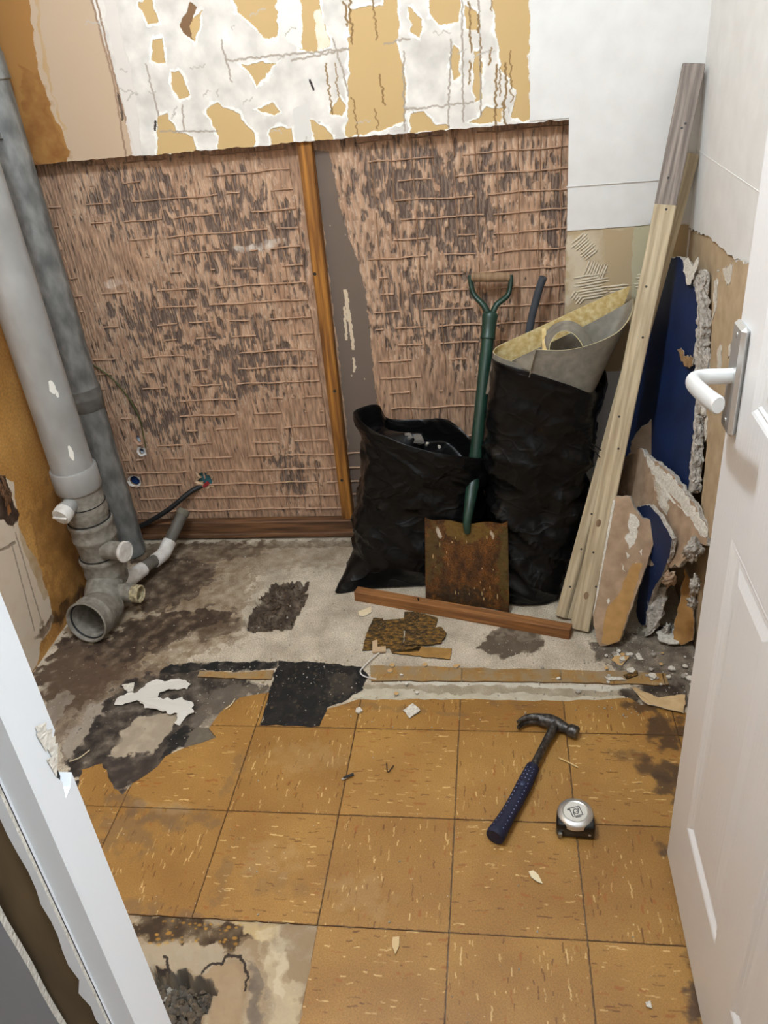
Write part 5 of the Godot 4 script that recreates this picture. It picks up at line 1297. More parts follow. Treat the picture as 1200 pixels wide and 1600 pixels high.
# ---------------------------------------------------------------- shovel
func build_shovel() -> void:
	var lo := Vector3(0.008, 0.0, 0.372); var hi := Vector3(0.013, 0.243, 0.305)
	var t := thing("shovel", "square-mouth shovel with rusty blade, green shaft and wooden grip between the sacks", "shovel", at(lo))
	var cv := Canvas.new(Vector2(0.25, 0.27), Vector2(-0.125, 0), 1400.0, warp_bytes)
	cv.mix2(c8(58, 34, 14), c8(122, 76, 26), noise(cv.w, cv.h, 0.02, 111, 1, 2, 5), noise(cv.w, cv.h, 0.15, 112, 1, 1, 3), 0.0035)
	cv.blob(Vector2(0, 0.235), Vector2(0.085, 0.04), 0, c8(112, 88, 34), 0.8, 0.6, 0.5)
	cv.blob(Vector2(-0.1, 0.16), Vector2(0.03, 0.1), 0, c8(86, 70, 34), 0.7, 0.7, 0.6)
	cv.blob(Vector2(0.11, 0.14), Vector2(0.025, 0.13), 0, c8(84, 74, 36), 0.75, 0.7, 0.6)
	cv.blob(Vector2(-0.02, 0.03), Vector2(0.1, 0.04), 0, c8(46, 34, 20), 0.7, 0.8, 0.6)
	for i in 26: cv.blob(Vector2(rng.randf_range(-0.1, 0.1), rng.randf_range(0.02, 0.23)), Vector2(rng.randf_range(0.001, 0.003), rng.randf_range(0.002, 0.009)), 0, c8(206, 178, 130), 0.85, 0.8, 0.5)
	for e in [[-0.085, 0.225], [0.072, 0.225], [-0.08, 0.215]]: cv.blob(Vector2(e[0], e[1]), Vector2(0.006, 0.016), 0.2, c8(196, 184, 168), 0.9, 0.7, 0.5)
	var rust := uvmat(cv.tex(), 0.55, gtex(256, 256, 0.06, 113), 0.15)
	rust.metallic = 0.25
	var yv := (hi - lo).normalized()
	var zv := (Vector3(0.1, 0, 1) - yv * yv.dot(Vector3(0.1, 0, 1))).normalized()
	zv = (Vector3(-0.16, 0, 1) - yv * yv.dot(Vector3(-0.16, 0, 1))).normalized()
	var bx := Transform3D(Basis(yv.cross(zv), yv, zv), Vector3.ZERO)
	var L := lo.distance_to(hi)
	var m := ArrayMesh.new()
	var surf := func(u: float, v: float, z: float) -> Vector3:
		var x := (u - 0.5) * 2.0
		var y := v * L + v * v * (0.02 * pow(absf(x), 6.0) - 0.005 * cos(x * 6.0))
		return Vector3(x * lerpf(0.121, 0.116, v), y, 0.016 * pow(absf(x), 3.0) - 0.006 * (1.0 - x * x) + z + v * v * v * 0.004)
	for s in 2:
		var st := mb(true)
		var nv := 20
		for j in nv:
			for i in 24:
				var q := []; var uv := []
				for e in [[i, j], [i + 1, j], [i + 1, j + 1], [i, j + 1]]:
					var u: float = e[0] / 24.0; var v: float = float(e[1]) / nv
					q.append(surf.call(u, v, -0.0025 * s)); uv.append(cv.uv(Vector2((u - 0.5) * 0.24, v * 0.26)))
				poly3(st, q, Vector3(0, 0, 1 - 2 * s), uv)
		finish(m, st, rust)
	var se := mb()
	for i in 24:
		for v in [0.0, 1.0]:
			poly3(se, [surf.call(i / 24.0, v, 0.0), surf.call((i + 1) / 24.0, v, 0.0), surf.call((i + 1) / 24.0, v, -0.0025), surf.call(i / 24.0, v, -0.0025)], Vector3(0, v * 2 - 1, 0))
	for j in 20:
		for u in [0.0, 1.0]:
			poly3(se, [surf.call(u, j / 20.0, 0.0), surf.call(u, (j + 1) / 20.0, 0.0), surf.call(u, (j + 1) / 20.0, -0.0025), surf.call(u, j / 20.0, -0.0025)], Vector3(u * 2 - 1, 0, 0))
	finish(m, se, rust)
	obj("blade", m, null, t, "square rusty blade with cement spots", bx)
	var green := mat(Color.WHITE, 0.38, 0, ntex(256, 256, 0.02, 114, c8(20, 44, 34), c8(36, 66, 52), 1, 2, 1.4), Vector3(6, 4, 6))
	var knee: Vector3 = Vector3(0.033, 0.3439, 0.225) - lo
	var fork: Vector3 = Vector3(0.0859, 0.7326, 0.045) - lo
	var hi2 := hi - lo
	var st := mb(true)
	var sp := smooth_path([hi2 + Vector3(0.0, -0.03, 0.006), hi2 + Vector3(0.0, 0.0, 0.0), hi2.lerp(knee, 0.35) + Vector3(0, 0, 0.004), hi2.lerp(knee, 0.75), knee, knee.lerp(fork, 0.15)], 24)
	var rr := []
	for i in 25: rr.append(lerpf(0.009, 0.0185, minf(1.0, i / 15.0)))
	tube(st, sp, rr, 20)
	obj("socket", st, green, t, "worn green socket")
	st = mb(true)
	tube(st, [knee.lerp(fork, 0.06), knee.lerp(fork, 0.5), fork.lerp(knee, 0.08)], 0.0172, 24)
	obj("shaft", st, green, t, "dark green round shaft")
	st = mb(true)
	var f2 := fork + (fork - knee).normalized() * 0.02
	tube(st, smooth_path([fork.lerp(knee, 0.12), fork.lerp(knee, 0.1), fork, f2], 10), [0.0172, 0.021, 0.021, 0.021, 0.0195, 0.0195, 0.02, 0.021, 0.022, 0.021, 0.017], 24)
	obj("ferrule", st, green, t)
	var gl: Vector3 = Vector3(0.0381, 0.8401, 0) - lo; var gr: Vector3 = Vector3(0.1431, 0.8338, 0) - lo
	for e in [[gl, -1.0], [gr, 1.0]]:
		st = mb(true)
		var g: Vector3 = e[0]; var s: float = e[1]
		var arm := smooth_path([f2 + Vector3(s * 0.002, -0.012, 0.004), f2 + Vector3(s * 0.017, 0.018, -0.006), g + Vector3(-s * 0.008, -0.045, 0.016), g + Vector3(s * 0.001, -0.016, 0.006), g + Vector3(s * 0.002, 0.006, 0.0)], 20)
		var ra := []
		for i in 21: ra.append(lerpf(0.013, 0.0085, i / 20.0))
		tube(st, arm, ra, 16, true, 0.7, Vector3(0, 0, 1))
		obj("yoke_arm", st, green, t)
	st = mb(true)
	tube(st, smooth_path([gl, gl.lerp(gr, 0.08), gl.lerp(gr, 0.3), gl.lerp(gr, 0.5), gl.lerp(gr, 0.7), gl.lerp(gr, 0.92), gr], 20), [0.0095, 0.0112, 0.0122, 0.0126, 0.0128, 0.0128, 0.0128, 0.0128, 0.0128, 0.0128, 0.0128, 0.0128, 0.0128, 0.0128, 0.0128, 0.0128, 0.0126, 0.0124, 0.012, 0.0112, 0.0095], 20)
	obj("grip", st, M.wood_grip, t, "worn wooden grip")

# ---------------------------------------------------------------- loose timber
func plank(n: String, label: String, a: Vector3, b: Vector3, face: Vector3, w: float, d: float, mt: Material, bev := 0.002) -> Node3D:
	var xf := along(a, b, face)
	var ln := a.distance_to(b)
	var t := thing(n, label, "timber", Transform3D(xf.basis, a))
	var st := mb()
	box(st, Vector3(0, ln / 2, 0), Vector3(w, ln, d), bev)
	obj("batten_body", st, mt, t)
	return t

func build_timber() -> void:
	# longest batten, into the corner
	var a := Vector3(0.312, 0.004, 0.476); var b := Vector3(0.566, 1.305, 0.03)
	var t := plank("leaning_batten", "longest pale batten leaning into the white corner, its top end grey", a, b, Vector3(-0.25, 0, 1), 0.05, 0.022, M.wood_pale)
	var ln := a.distance_to(b)
	var st := mb()
	box(st, Vector3(0, ln - 0.155, 0), Vector3(0.0506, 0.31, 0.0226), 0.002)
	obj("grey_end", st, M.wood_grey, t, "end stained grey where it was covered")
	for e in [[0.02, 0.13], [-0.004, 0.22], [0.006, 0.5], [-0.008, 0.58], [0.01, 0.78], [-0.006, 0.9], [0.004, 1.08], [-0.006, 1.15], [0.008, 1.27], [0.002, 1.26]]:
		st = mb(true)
		lathe(st, Transform3D(Basis(Vector3.RIGHT, PI / 2), Vector3(e[0], e[1], 0.0112)), PackedVector2Array([Vector2(0.003, 0), Vector2(0.0025, 0.0008), Vector2(0, 0.001)]), 8)
		obj("nail_head", st, M.nail, t)
	for e in [[-0.006, 0.3], [0.0, 0.1]]:
		st = mb(true)
		lathe(st, Transform3D(Basis(Vector3.RIGHT, PI / 2).scaled_local(Vector3(1, 1, 1.7)), Vector3(e[0], e[1], 0.0108)), PackedVector2Array([Vector2(0.007, 0), Vector2(0.005, 0.0006), Vector2(0, 0.0008)]), 14)
		obj("knot", st, M.wood_grip, t)
	# second one behind it, rounded moulding
	a = Vector3(0.274, 0.004, 0.421); b = Vector3(0.578, 1.112, 0.02)
	t = thing("leaning_batten", "rounded pale moulding leaning behind the longest batten, with bent nails", "timber", Transform3D(along(a, b, Vector3(-0.25, 0, 1)).basis, a))
	ln = a.distance_to(b)
	st = mb(true)
	var prof := [Vector2(-0.023, -0.009), Vector2(-0.023, 0.003), Vector2(-0.019, 0.009), Vector2(-0.01, 0.0125), Vector2(0.002, 0.013), Vector2(0.008, 0.011), Vector2(0.011, 0.0065), Vector2(0.023, 0.006), Vector2(0.023, -0.009)]
	for i in prof.size():
		var p: Vector2 = prof[i]; var q: Vector2 = prof[(i + 1) % prof.size()]
		if (p - q).length() > 0.011: st.set_smooth_group(10 + i)
		else: st.set_smooth_group(0)
		poly3(st, [Vector3(p.x, 0, p.y), Vector3(q.x, 0, q.y), Vector3(q.x, ln, q.y), Vector3(p.x, ln, p.y)], Vector3(-(p.y - q.y), 0, p.x - q.x) * (1 if (-(p.y - q.y)) * p.x + (p.x - q.x) * p.y > 0 else -1))
	for e in [0.0, ln]:
		st.set_smooth_group(30 + int(e))
		for i in range(1, prof.size() - 1): tri(st, Vector3(prof[0].x, e, prof[0].y), Vector3(prof[i].x, e, prof[i].y), Vector3(prof[i + 1].x, e, prof[i + 1].y), Vector3(0, e - 0.5, 0))
	obj("moulding_body", st, M.wood_pale, t)
	for e in [[Vector3(-0.02, 0.47, 0.008), Vector3(-0.052, 0.482, 0.022)], [Vector3(-0.018, 0.452, 0.01), Vector3(-0.05, 0.474, 0.03)]]:
		st = mb(true)
		tube(st, smooth_path([e[0], e[0].lerp(e[1], 0.6) + Vector3(0, 0.002, 0), e[1]], 6), 0.0016, 8)
		obj("bent_nail", st, M.nail, t)
	for y in [0.09, 0.2, 0.3, 0.36]:
		st = mb(true)
		lathe(st, Transform3D(Basis(Vector3.RIGHT, PI / 2), Vector3(-0.006 + y * 0.02, y, 0.0128)), PackedVector2Array([Vector2(0.003, 0), Vector2(0.002, 0.0008), Vector2(0, 0.001)]), 8)
		obj("nail_head", st, M.nail, t)
	# the brown batten lying on the floor
	a = Vector3(-0.323, 0.0125, 0.324); b = Vector3(0.287, 0.0125, 0.497)
	t = plank("floor_batten", "short reddish-brown batten lying on the floor in front of the shovel blade", a, b, Vector3(0, 1, 0), 0.03, 0.034, M.wood_brown, 0.0015)
	st = mb(true)
	lathe(st, Transform3D(Basis(Vector3.RIGHT, PI / 2), Vector3(0.004, 0.2, 0.017)), PackedVector2Array([Vector2(0.0012, 0), Vector2(0.0012, 0.008), Vector2(0.003, 0.008), Vector2(0.003, 0.009), Vector2(0, 0.0092)]), 8)
	obj("standing_nail", st, M.nail, t)

# ---------------------------------------------------------------- plasterboard rubble against the right wall
func slab(n: String, label: String, xf: Transform3D, p: PackedVector2Array, th: float, face: Material, edge: Material, back: Material, sd: int, amp := 0.005, crumble := 0.004, zf = null) -> Node3D:
	var t := thing(n, label, "plasterboard", xf)
	var m := ArrayMesh.new()
	prism(m, jag(p, 0.009, amp, sd), th, face, edge, back, crumble, null, zf)
	obj("board_sheet", m, null, t)
	return t

func tear(t: Node3D, p: PackedVector2Array, mt: Material, sd: int, lift := 0.002) -> void:
	var m := ArrayMesh.new()
	prism(m, jag(p, 0.008, 0.006, sd), 0.0015, mt, M.core, null, 0.0, null, func(c: Vector2) -> float: return fn.get_noise_2d(c.x * 60.0, c.y * 60.0) * 0.002 + lift)
	obj("torn_paper_patch", m, null, t)

func build_rubble() -> void:
	var grey_core: Material = M.core
	var t := slab("plasterboard_sheet", "tall blue-faced plasterboard offcut with a ragged grey edge leaning in the right corner", Transform3D(Vector3(0.1677, 0, 0.9858), Vector3(0.11, 0.9938, -0.0187), Vector3(-0.9797, 0.1116, 0.1667), Vector3(0.5481, 0.6212, 0.2725)), V([-0.2674, 0.1119, -0.2531, 0.2112, -0.211, 0.2541, -0.1426, 0.275, -0.0897, 0.2708, -0.0403, 0.2409, 0.0196, 0.2048, 0.0428, 0.1433, 0.053, 0.0904, 0.0977, 0.0532, 0.1252, -0.0161, 0.1575, -0.101, 0.1744, -0.1523, 0.1836, -0.2266, -0.2033, -0.4927, -0.2492, -0.3433, -0.2651, -0.1859, -0.2708, -0.0337]), 0.014, M.blue, grey_core, M.board_back, 201, 0.003)
	# crumbling core and paper standing out along its edge
	var m := ArrayMesh.new()
	prism(m, jag(V([-0.0408, 0.2559, -0.0275, 0.2742, -0.0015, 0.269, 0.0356, 0.2169, 0.0707, 0.1752, 0.0838, 0.1186, 0.132, 0.1128, 0.1414, 0.0703, 0.1454, 0.0168, 0.1847, -0.0061, 0.1468, -0.0197, 0.1699, -0.0949, 0.2086, -0.1772, 0.2024, -0.2017, 0.1682, -0.1556, 0.1531, -0.0863, 0.1284, -0.0147, 0.1009, 0.0545, 0.057, 0.0903, 0.0461, 0.1444, 0.0229, 0.2057]), 0.007, 0.006, 202), 0.02, grey_core, grey_core, grey_core, 0.006, null, func(c: Vector2) -> float: return fn.get_noise_2d(c.x * 70.0, c.y * 70.0) * 0.006 + 0.003)
	obj("crumbling_edge", m, null, t, "crumbling grey plaster edge")
	tear(t, V([-0.0914, 0.281, -0.0686, 0.2909, -0.0305, 0.2793, -0.0129, 0.3026, -0.0027, 0.2978, -0.0149, 0.2655, -0.0228, 0.2381, -0.0428, 0.2312, -0.0735, 0.2566]), M.plaster, 203, 0.012)
	tear(t, V([-0.0234, 0.0794, -0.0037, 0.0895, 0.0329, 0.0832, 0.0741, 0.0949, 0.078, 0.0743, 0.0382, 0.0594]), M.board_back, 204, 0.01)
	t = slab("plasterboard_sheet", "tan plasterboard strip standing against the right wall beside the door handle", Transform3D(Vector3(-0.0106, 0, 0.9999), Vector3(0.0191, 0.9998, 0.0002), Vector3(-0.9998, 0.0191, -0.0106), Vector3(0.5797, 0.6563, 0.5433)), V([-0.1919, 0.259, -0.1105, 0.2943, -0.0345, 0.3231, 0.0461, 0.339, 0.1088, 0.2241, 0.1566, 0.0854, 0.1987, -0.0635, 0.1306, -0.2309, -0.0058, -0.3202, -0.0305, -0.246, -0.0546, -0.106, -0.1019, -0.0313, -0.132, 0.0811, -0.1675, 0.1584, -0.1967, 0.215]), 0.012, M.bare_board, grey_core, M.board_back, 205, 0.004)
	for e in [V([-0.1915, 0.2379, -0.162, 0.2518, -0.1396, 0.1964, -0.1565, 0.162]), V([-0.0804, 0.1227, -0.0541, 0.1395, -0.0333, 0.0969, -0.0527, 0.0789]), V([-0.0018, 0.1585, 0.0091, 0.1679, 0.0232, 0.1456, 0.0079, 0.1342]), V([-0.1321, 0.2819, -0.0594, 0.3116, -0.0586, 0.2753, -0.0832, 0.2603]), V([-0.1024, -0.0639, -0.0833, -0.0388, -0.0611, -0.0847, -0.0785, -0.1016])]: tear(t, e, M.plaster, 206, 0.001)
	t = slab("plasterboard_sheet", "dark plasterboard piece deep in the shade behind the longest batten", Transform3D(Vector3(0.9999, 0, -0.0129), Vector3(-0.0062, 0.8757, -0.4828), Vector3(0.0113, 0.4829, 0.8756), Vector3(0.487, 0.3474, 0.2367)), V([-0.0295, 0.0705, -0.0035, 0.1179, 0.0338, 0.1509, 0.0433, 0.123, 0.0286, 0.034, 0.0101, -0.0693, -0.049, -0.0851]), 0.012, M.board_face, grey_core, M.board_back, 207)
	t = slab("plasterboard_sheet", "brown plasterboard wedge with a long white torn edge sloping down to the right", Transform3D(Vector3(0.3004, 0, 0.9538), Vector3(0.2051, 0.9766, -0.0646), Vector3(-0.9315, 0.2151, 0.2934), Vector3(0.5007, 0.3442, 0.4166)), V([-0.2199, 0.0357, -0.1578, 0.0918, -0.1009, 0.0932, -0.043, 0.0997, 0.0487, 0.0969, 0.1297, 0.0818, 0.1975, 0.0629, 0.2142, 0.0253, 0.1823, 0.0125, 0.172, -0.0292, 0.1478, -0.07, 0.0887, -0.1161, -0.0314, -0.1826, -0.1781, -0.171]), 0.013, M.board_face, grey_core, M.board_back, 208)
	tear(t, V([-0.1355, 0.0913, -0.0938, 0.093, 0.044, 0.0945, 0.1975, 0.0629, 0.2079, 0.0453, 0.1873, 0.0329, 0.1333, 0.046, 0.0708, 0.0492, 0.0294, 0.0442, 0.0309, 0.0089, -0.0023, 0.0086, -0.0168, 0.0556, -0.0753, 0.0619]), M.plaster, 209, 0.001)
	tear(t, V([-0.0657, 0.0576, -0.0184, 0.0583, 0.0374, 0.0307, 0.0406, 0.0035, -0.025, 0.0239]), M.skin_edge, 210, 0.0005)
	t = slab("plasterboard_sheet", "blue-faced plasterboard sliver with a curved outline among the brown pieces", Transform3D(Vector3(0.2671, 0, 0.9637), Vector3(0.0161, 0.9999, -0.0045), Vector3(-0.9635, 0.0167, 0.2671), Vector3(0.4889, 0.2308, 0.4725)), V([-0.1167, 0.0864, -0.0562, 0.1267, 0.0014, 0.1285, 0.0751, 0.1073, 0.0731, 0.058, 0.049, -0.0194, 0.013, -0.0889, -0.0026, -0.1587, -0.006, -0.2173, -0.0374, -0.2419, -0.0635, -0.2156, -0.0631, -0.0971]), 0.012, M.blue, grey_core, M.board_back, 211, 0.002)
	t = slab("plasterboard_sheet", "nearest brown plasterboard piece standing on the floor right of the battens", Transform3D(Vector3(0.9247, 0, 0.3807), Vector3(0.1582, 0.9096, -0.3843), Vector3(-0.3463, 0.4156, 0.841), Vector3(0.3597, 0, 0.5412)), V([-0.0254, 0.3985, 0.0097, 0.403, 0.0291, 0.3733, 0.0484, 0.3537, 0.0689, 0.3543, 0.093, 0.3424, 0.0743, 0.2085, 0.046, 0.0264, 0.0189, 0.0086, 0, 0, -0.0125, 0.0143, -0.0334, 0.0795, -0.0324, 0.219]), 0.02, M.board_face, grey_core, M.board_back, 212, 0.0015)
	tear(t, V([0.0161, 0.3642, 0.0334, 0.3575, 0.0454, 0.3431, 0.0421, 0.2857, 0.0318, 0.2701, 0.0191, 0.2878]), M.plaster, 213, 0.0008)
	for e in [V([0.025, 0.262, 0.0361, 0.2542, 0.0372, 0.2375, 0.0293, 0.246]), V([0.0157, 0.2295, 0.0263, 0.225, 0.0321, 0.2092, 0.0216, 0.2137]), V([0.0578, 0.2689, 0.0629, 0.2766, 0.0641, 0.2601]), V([0.0477, 0.233, 0.0528, 0.2409, 0.054, 0.2243]), V([-0.0036, 0.1253, 0.0017, 0.1335, 0.0012, 0.1161])]: tear(t, e, M.plaster, 214, 0.0006)
	m = ArrayMesh.new()
	prism(m, jag(V([0.0016, 0.011, -0.0013, 0.0701, 0.0023, 0.1094, 0.023, 0.1455, 0.032, 0.1905, 0.0472, 0.2363, 0.0689, 0.241, 0.0457, 0.0281, 0.0186, 0.0103]), 0.01, 0.003, 215), 0.001, mat(Color.WHITE, 0.85, 0, ntex(128, 128, 0.03, 216, c8(158, 118, 68), c8(184, 142, 86)), Vector3.ONE * 6.0), M.board_back)
	obj("ochre_paint_patch", m, null, t, "ochre painted lower part", at(Vector3(0, 0, 0.001)))
	m = ArrayMesh.new()
	prism(m, jag(V([-0.0299, 0.3859, -0.024, 0.3903, -0.0296, 0.0981, -0.0328, 0.0762]), 0.02, 0.001, 217), 0.003, M.plaster, M.plaster)
	obj("pale_paper_line", m, null, t, "", at(Vector3(0, 0, 0.002)))
	t = slab("plasterboard_sheet", "crumpled grey plaster slab with torn paper below the blue sliver", Transform3D(Vector3(0.943, 0, 0.3328), Vector3(0.1205, 0.9322, -0.3413), Vector3(-0.3103, 0.362, 0.879), Vector3(0.4792, 0, 0.5042)), V([-0.0061, 0.116, 0.0074, 0.1363, 0.0319, 0.1448, 0.039, 0.1167, 0.0356, 0.0722, 0.0274, 0.0385, 0.0118, 0.0099, -0.0032, -0.0007, -0.003, 0.0459]), 0.02, grey_core, grey_core, M.board_back, 218, 0.006, 0.006, func(c: Vector2) -> float: return fn.get_noise_2d(c.x * 40.0, c.y * 40.0) * 0.008)
	t = slab("plasterboard_sheet", "ochre plasterboard scrap standing at the foot of the pile beside the door", Transform3D(Vector3(0.8716, 0, 0.4903), Vector3(0.1747, 0.9344, -0.3105), Vector3(-0.4581, 0.3563, 0.8144), Vector3(0.5582, 0, 0.5343)), V([-0.0267, 0.2037, -0.0086, 0.1796, 0.0158, 0.1262, 0.025, 0.0677, 0.0308, 0.0253, 0.0062, 0.0022, -0.0152, 0.0091, -0.021, 0.0521, -0.0213, 0.132]), 0.01, mat(Color.WHITE, 0.85, 0, ntex(128, 128, 0.03, 219, c8(138, 98, 50), c8(186, 140, 80)), Vector3.ONE * 5.0), grey_core, M.board_back, 220, 0.004)
	# lumps of plaster lodged between the boards
	var lumps := [[Vector3(0.55, 0.3419, 0.5944), 0.03, "crumpled grey plaster lump under the tip of the brown wedge"], [Vector3(0.56, 0.2462, 0.6072), 0.024, "grey plaster lump above the ochre scrap by the door"], [Vector3(0.56, 0.1956, 0.6035), 0.018, "small grey plaster lump lowest beside the ochre scrap"], [Vector3(0.5, 0.2653, 0.6072), 0.02, "brown plaster lump beside the blue sliver's tip"], [Vector3(0.5356, 0.014, 0.4919), 0.022, "flat grey plaster lump on the floor below the crumpled slab"]]
	for i in lumps.size():
		var st := mb(true)
		fn.seed = 230 + i; fn.frequency = 1.0
		grid(st, 22, 14, func(u: float, v: float) -> Vector3:
			var d := Vector3(sin(v * PI) * cos(u * TAU), cos(v * PI), sin(v * PI) * sin(u * TAU))
			return d * Vector3(0.8, 1.1, 0.6) * (0.7 + 0.75 * fn.get_noise_3d(d.x * 1.6, d.y * 1.6, d.z * 1.6) + 0.35 * absf(fn.get_noise_3d(d.x * 4.0, d.y * 4.0, d.z * 4.0))) * lumps[i][1], false, true)
		tag(obj("plaster_lump", st, M.core if i != 3 else M.board_face, self, "", Transform3D(Basis(Vector3.UP, i * 1.1), lumps[i][0])), lumps[i][2], "rubble")
	t = thing("paper_scrap", "curved white paper-faced plaster flake on the floor at the foot of the pile", "debris", at(Vector3(0.5403, 0, 0.5089)))
	m = ArrayMesh.new()
	prism(m, jag(V([-0.03, -0.025, 0.018, -0.03, 0.032, 0.0, 0.024, 0.03, -0.008, 0.034, -0.034, 0.01]), 0.01, 0.004, 240), 0.003, M.plaster, grey_core, null, 0.0, null, func(c: Vector2) -> float: return 0.008 + 6.0 * c.x * c.x)
	obj("flake_sheet", m, null, t, "", Transform3D(Basis(Vector3.RIGHT, Vector3(0, 0, -1), Vector3.UP), Vector3.ZERO))

# ---------------------------------------------------------------- things lying on the floor
func flat_piece(n: String, label: String, cat: String, p: PackedVector2Array, y: float, th: float, face: Material, edge: Material, sd: int, amp := 0.003, zf = null, group := "", tilt := Vector3.ZERO) -> Node3D:
	var mid := Vector2.ZERO
	for e in p: mid += e / p.size()
	var f := PackedVector2Array()
	for e in p: f.append(Vector2(e.x - mid.x, mid.y - e.y))
	f.reverse()
	var t := thing(n, label, cat, at(Vector3(mid.x, y, mid.y)), group)
	var m := ArrayMesh.new()
	prism(m, jag(f, 0.008, amp, sd) if amp > 0.0 else f, th, face, edge, null, 0.0, null, zf)
	obj("piece", m, null, t, "", Transform3D(Basis.from_euler(tilt) * Basis(Vector3.RIGHT, Vector3(0, 0, -1), Vector3.UP), Vector3(0, th, 0)))
	return t

func build_floor_things() -> void:
	build_hammer()
	build_tape()
	# broken vinyl tiles, bitumen side up, combed adhesive
	var cv := Canvas.new(Vector2(0.3, 0.3), Vector2(-0.15, -0.15), 1300.0, warp_bytes)
	cv.mix2(c8(20, 15, 10), c8(168, 122, 46), noise(cv.w, cv.h, 0.03, 121, 1.6, 1, 5), noise(cv.w, cv.h, 0.2, 122), 0.005)
	for i in cv.w * cv.h:
		var x := i % cv.w; var y := i / cv.w
		if x > cv.w * 0.45 and y > cv.h * 0.5 and sin(x * 0.75 + y * 0.12) > 0.2: cv.put(i, 22, 17, 12, 0.85)
		cv.g[i] = clampi(110 + int(sin(x * 0.75 + y * 0.12) * 60.0), 0, 255)
	var comb := mat(Color.WHITE, 0.7, 0, cv.tex(), Vector3.ONE * 6.0, cv.htex(), 0.15)
	var dk := mat(c8(40, 28, 16), 0.9)
	var tanm := mat(Color.WHITE, 0.7, 0, ntex(128, 128, 0.03, 123, c8(140, 102, 48), c8(172, 130, 68)), Vector3.ONE * 6.0)
	flat_piece("tile_fragment", "broken floor tile with scratched golden bitumen face, leftmost of the fragments", "tile fragment", V([-0.2732, 0.5629, -0.2713, 0.4985, -0.2611, 0.4221, -0.233, 0.425, -0.2301, 0.4336, -0.1703, 0.4249, -0.165, 0.5195, -0.1724, 0.5514, -0.204, 0.5517]), -0.003, 0.003, comb, dk, 301, 0.002, null, "", Vector3(0, 0, 0.008))
	flat_piece("tile_fragment", "broken floor tile with combed ridges beneath the brown batten, rearmost of the fragments", "tile fragment", V([-0.1731, 0.3957, -0.1303, 0.3987, -0.0754, 0.4247, -0.0796, 0.4754, -0.1497, 0.4923, -0.1673, 0.4758]), -0.002, 0.003, comb, dk, 302, 0.003)
	flat_piece("tile_fragment", "ridged black tile fragment with a rounded right end", "tile fragment", V([-0.1619, 0.4758, -0.1149, 0.4811, -0.0622, 0.467, -0.0468, 0.4916, -0.0585, 0.5346, -0.1031, 0.5455, -0.1594, 0.5408]), 0.001, 0.003, comb, dk, 303, 0.003)
	flat_piece("tile_fragment", "narrow dark ridged tile sliver under the left fragment", "tile fragment", V([-0.2005, 0.5517, -0.1574, 0.5248, -0.1104, 0.5403, -0.1188, 0.5665, -0.1915, 0.5699]), -0.002, 0.002, comb, dk, 304, 0.002)
	flat_piece("tile_fragment", "tan strip of floor tile, face up, nearest the door of the fragments", "tile fragment", V([-0.1912, 0.5725, -0.117, 0.5457, -0.03, 0.5526, -0.0332, 0.5961, -0.1069, 0.5869]), -0.003, 0.003, tanm, dk, 305, 0.002)
	var t := flat_piece("plastic_clip", "small beige tee-shaped plastic clip on the leftmost tile fragment", "clip", V([-0.249, 0.5309, -0.2355, 0.5254, -0.2319, 0.5546, -0.2093, 0.5518, -0.2069, 0.5726, -0.2433, 0.5756]), 0.001, 0.005, mat(c8(196, 168, 132), 0.6), mat(c8(180, 152, 118), 0.6), 306, 0.0)
	var st := mb(true)
	tube(st, smooth_path([Vector3(-0.2254, 0.003, 0.5763), Vector3(-0.2428, 0.004, 0.6032), Vector3(-0.26, 0.002, 0.6313), Vector3(-0.2655, 0.003, 0.6522), Vector3(-0.2516, 0.002, 0.6678), Vector3(-0.22, 0.002, 0.6769)], 24), 0.002, 8)
	tag(obj("white_cord", st, M.white_plastic, self), "thin white cord curling from the beige clip to the black patch", "cord")
	# paper and paint
	flat_piece("torn_paper", "branching scrap of white painted paper on the black-stained floor", "paper", V([-0.8956, 0.7869, -0.8984, 0.7591, -0.8758, 0.7444, -0.8492, 0.7391, -0.8399, 0.7076, -0.8158, 0.69, -0.7351, 0.6886, -0.7152, 0.7053, -0.7202, 0.7222, -0.7687, 0.7256, -0.7891, 0.7379, -0.7883, 0.7544, -0.7441, 0.765, -0.7221, 0.7529, -0.6851, 0.7752, -0.6731, 0.8065, -0.6873, 0.8201, -0.6954, 0.8508, -0.711, 0.8447, -0.7156, 0.812, -0.7554, 0.8063, -0.8007, 0.7961, -0.8408, 0.7695, -0.8696, 0.7771]), -0.002, 0.0015, mat(c8(214, 208, 198), 0.8), M.plaster, 311, 0.007, func(c: Vector2) -> float: return 0.004 + fn.get_noise_2d(c.x * 30.0, c.y * 30.0) * 0.004)
	flat_piece("torn_paper", "small triangle of white paper just left of the branching paper scrap", "paper", V([-0.9084, 0.7089, -0.8761, 0.6985, -0.8663, 0.7323, -0.8796, 0.735]), -0.002, 0.0015, M.plaster, M.plaster, 312, 0.002)
	flat_piece("torn_paper", "curling tan strip of torn floor paper beside the open door's edge", "paper", V([0.4126, 0.7242, 0.4323, 0.7129, 0.4766, 0.7358, 0.5384, 0.7216, 0.5234, 0.7851, 0.4772, 0.7676, 0.4408, 0.7558]), 0.003, 0.0015, mat(Color.WHITE, 0.8, 0, ntex(128, 128, 0.03, 124, c8(190, 158, 112), c8(216, 186, 140)), Vector3.ONE * 6.0), M.plaster, 313, 0.004, func(c: Vector2) -> float: return 0.004 + 14.0 * maxf(0.0, -c.x - 0.02) * maxf(0.0, -c.x - 0.02) + fn.get_noise_2d(c.x * 25.0, c.y * 25.0) * 0.003)
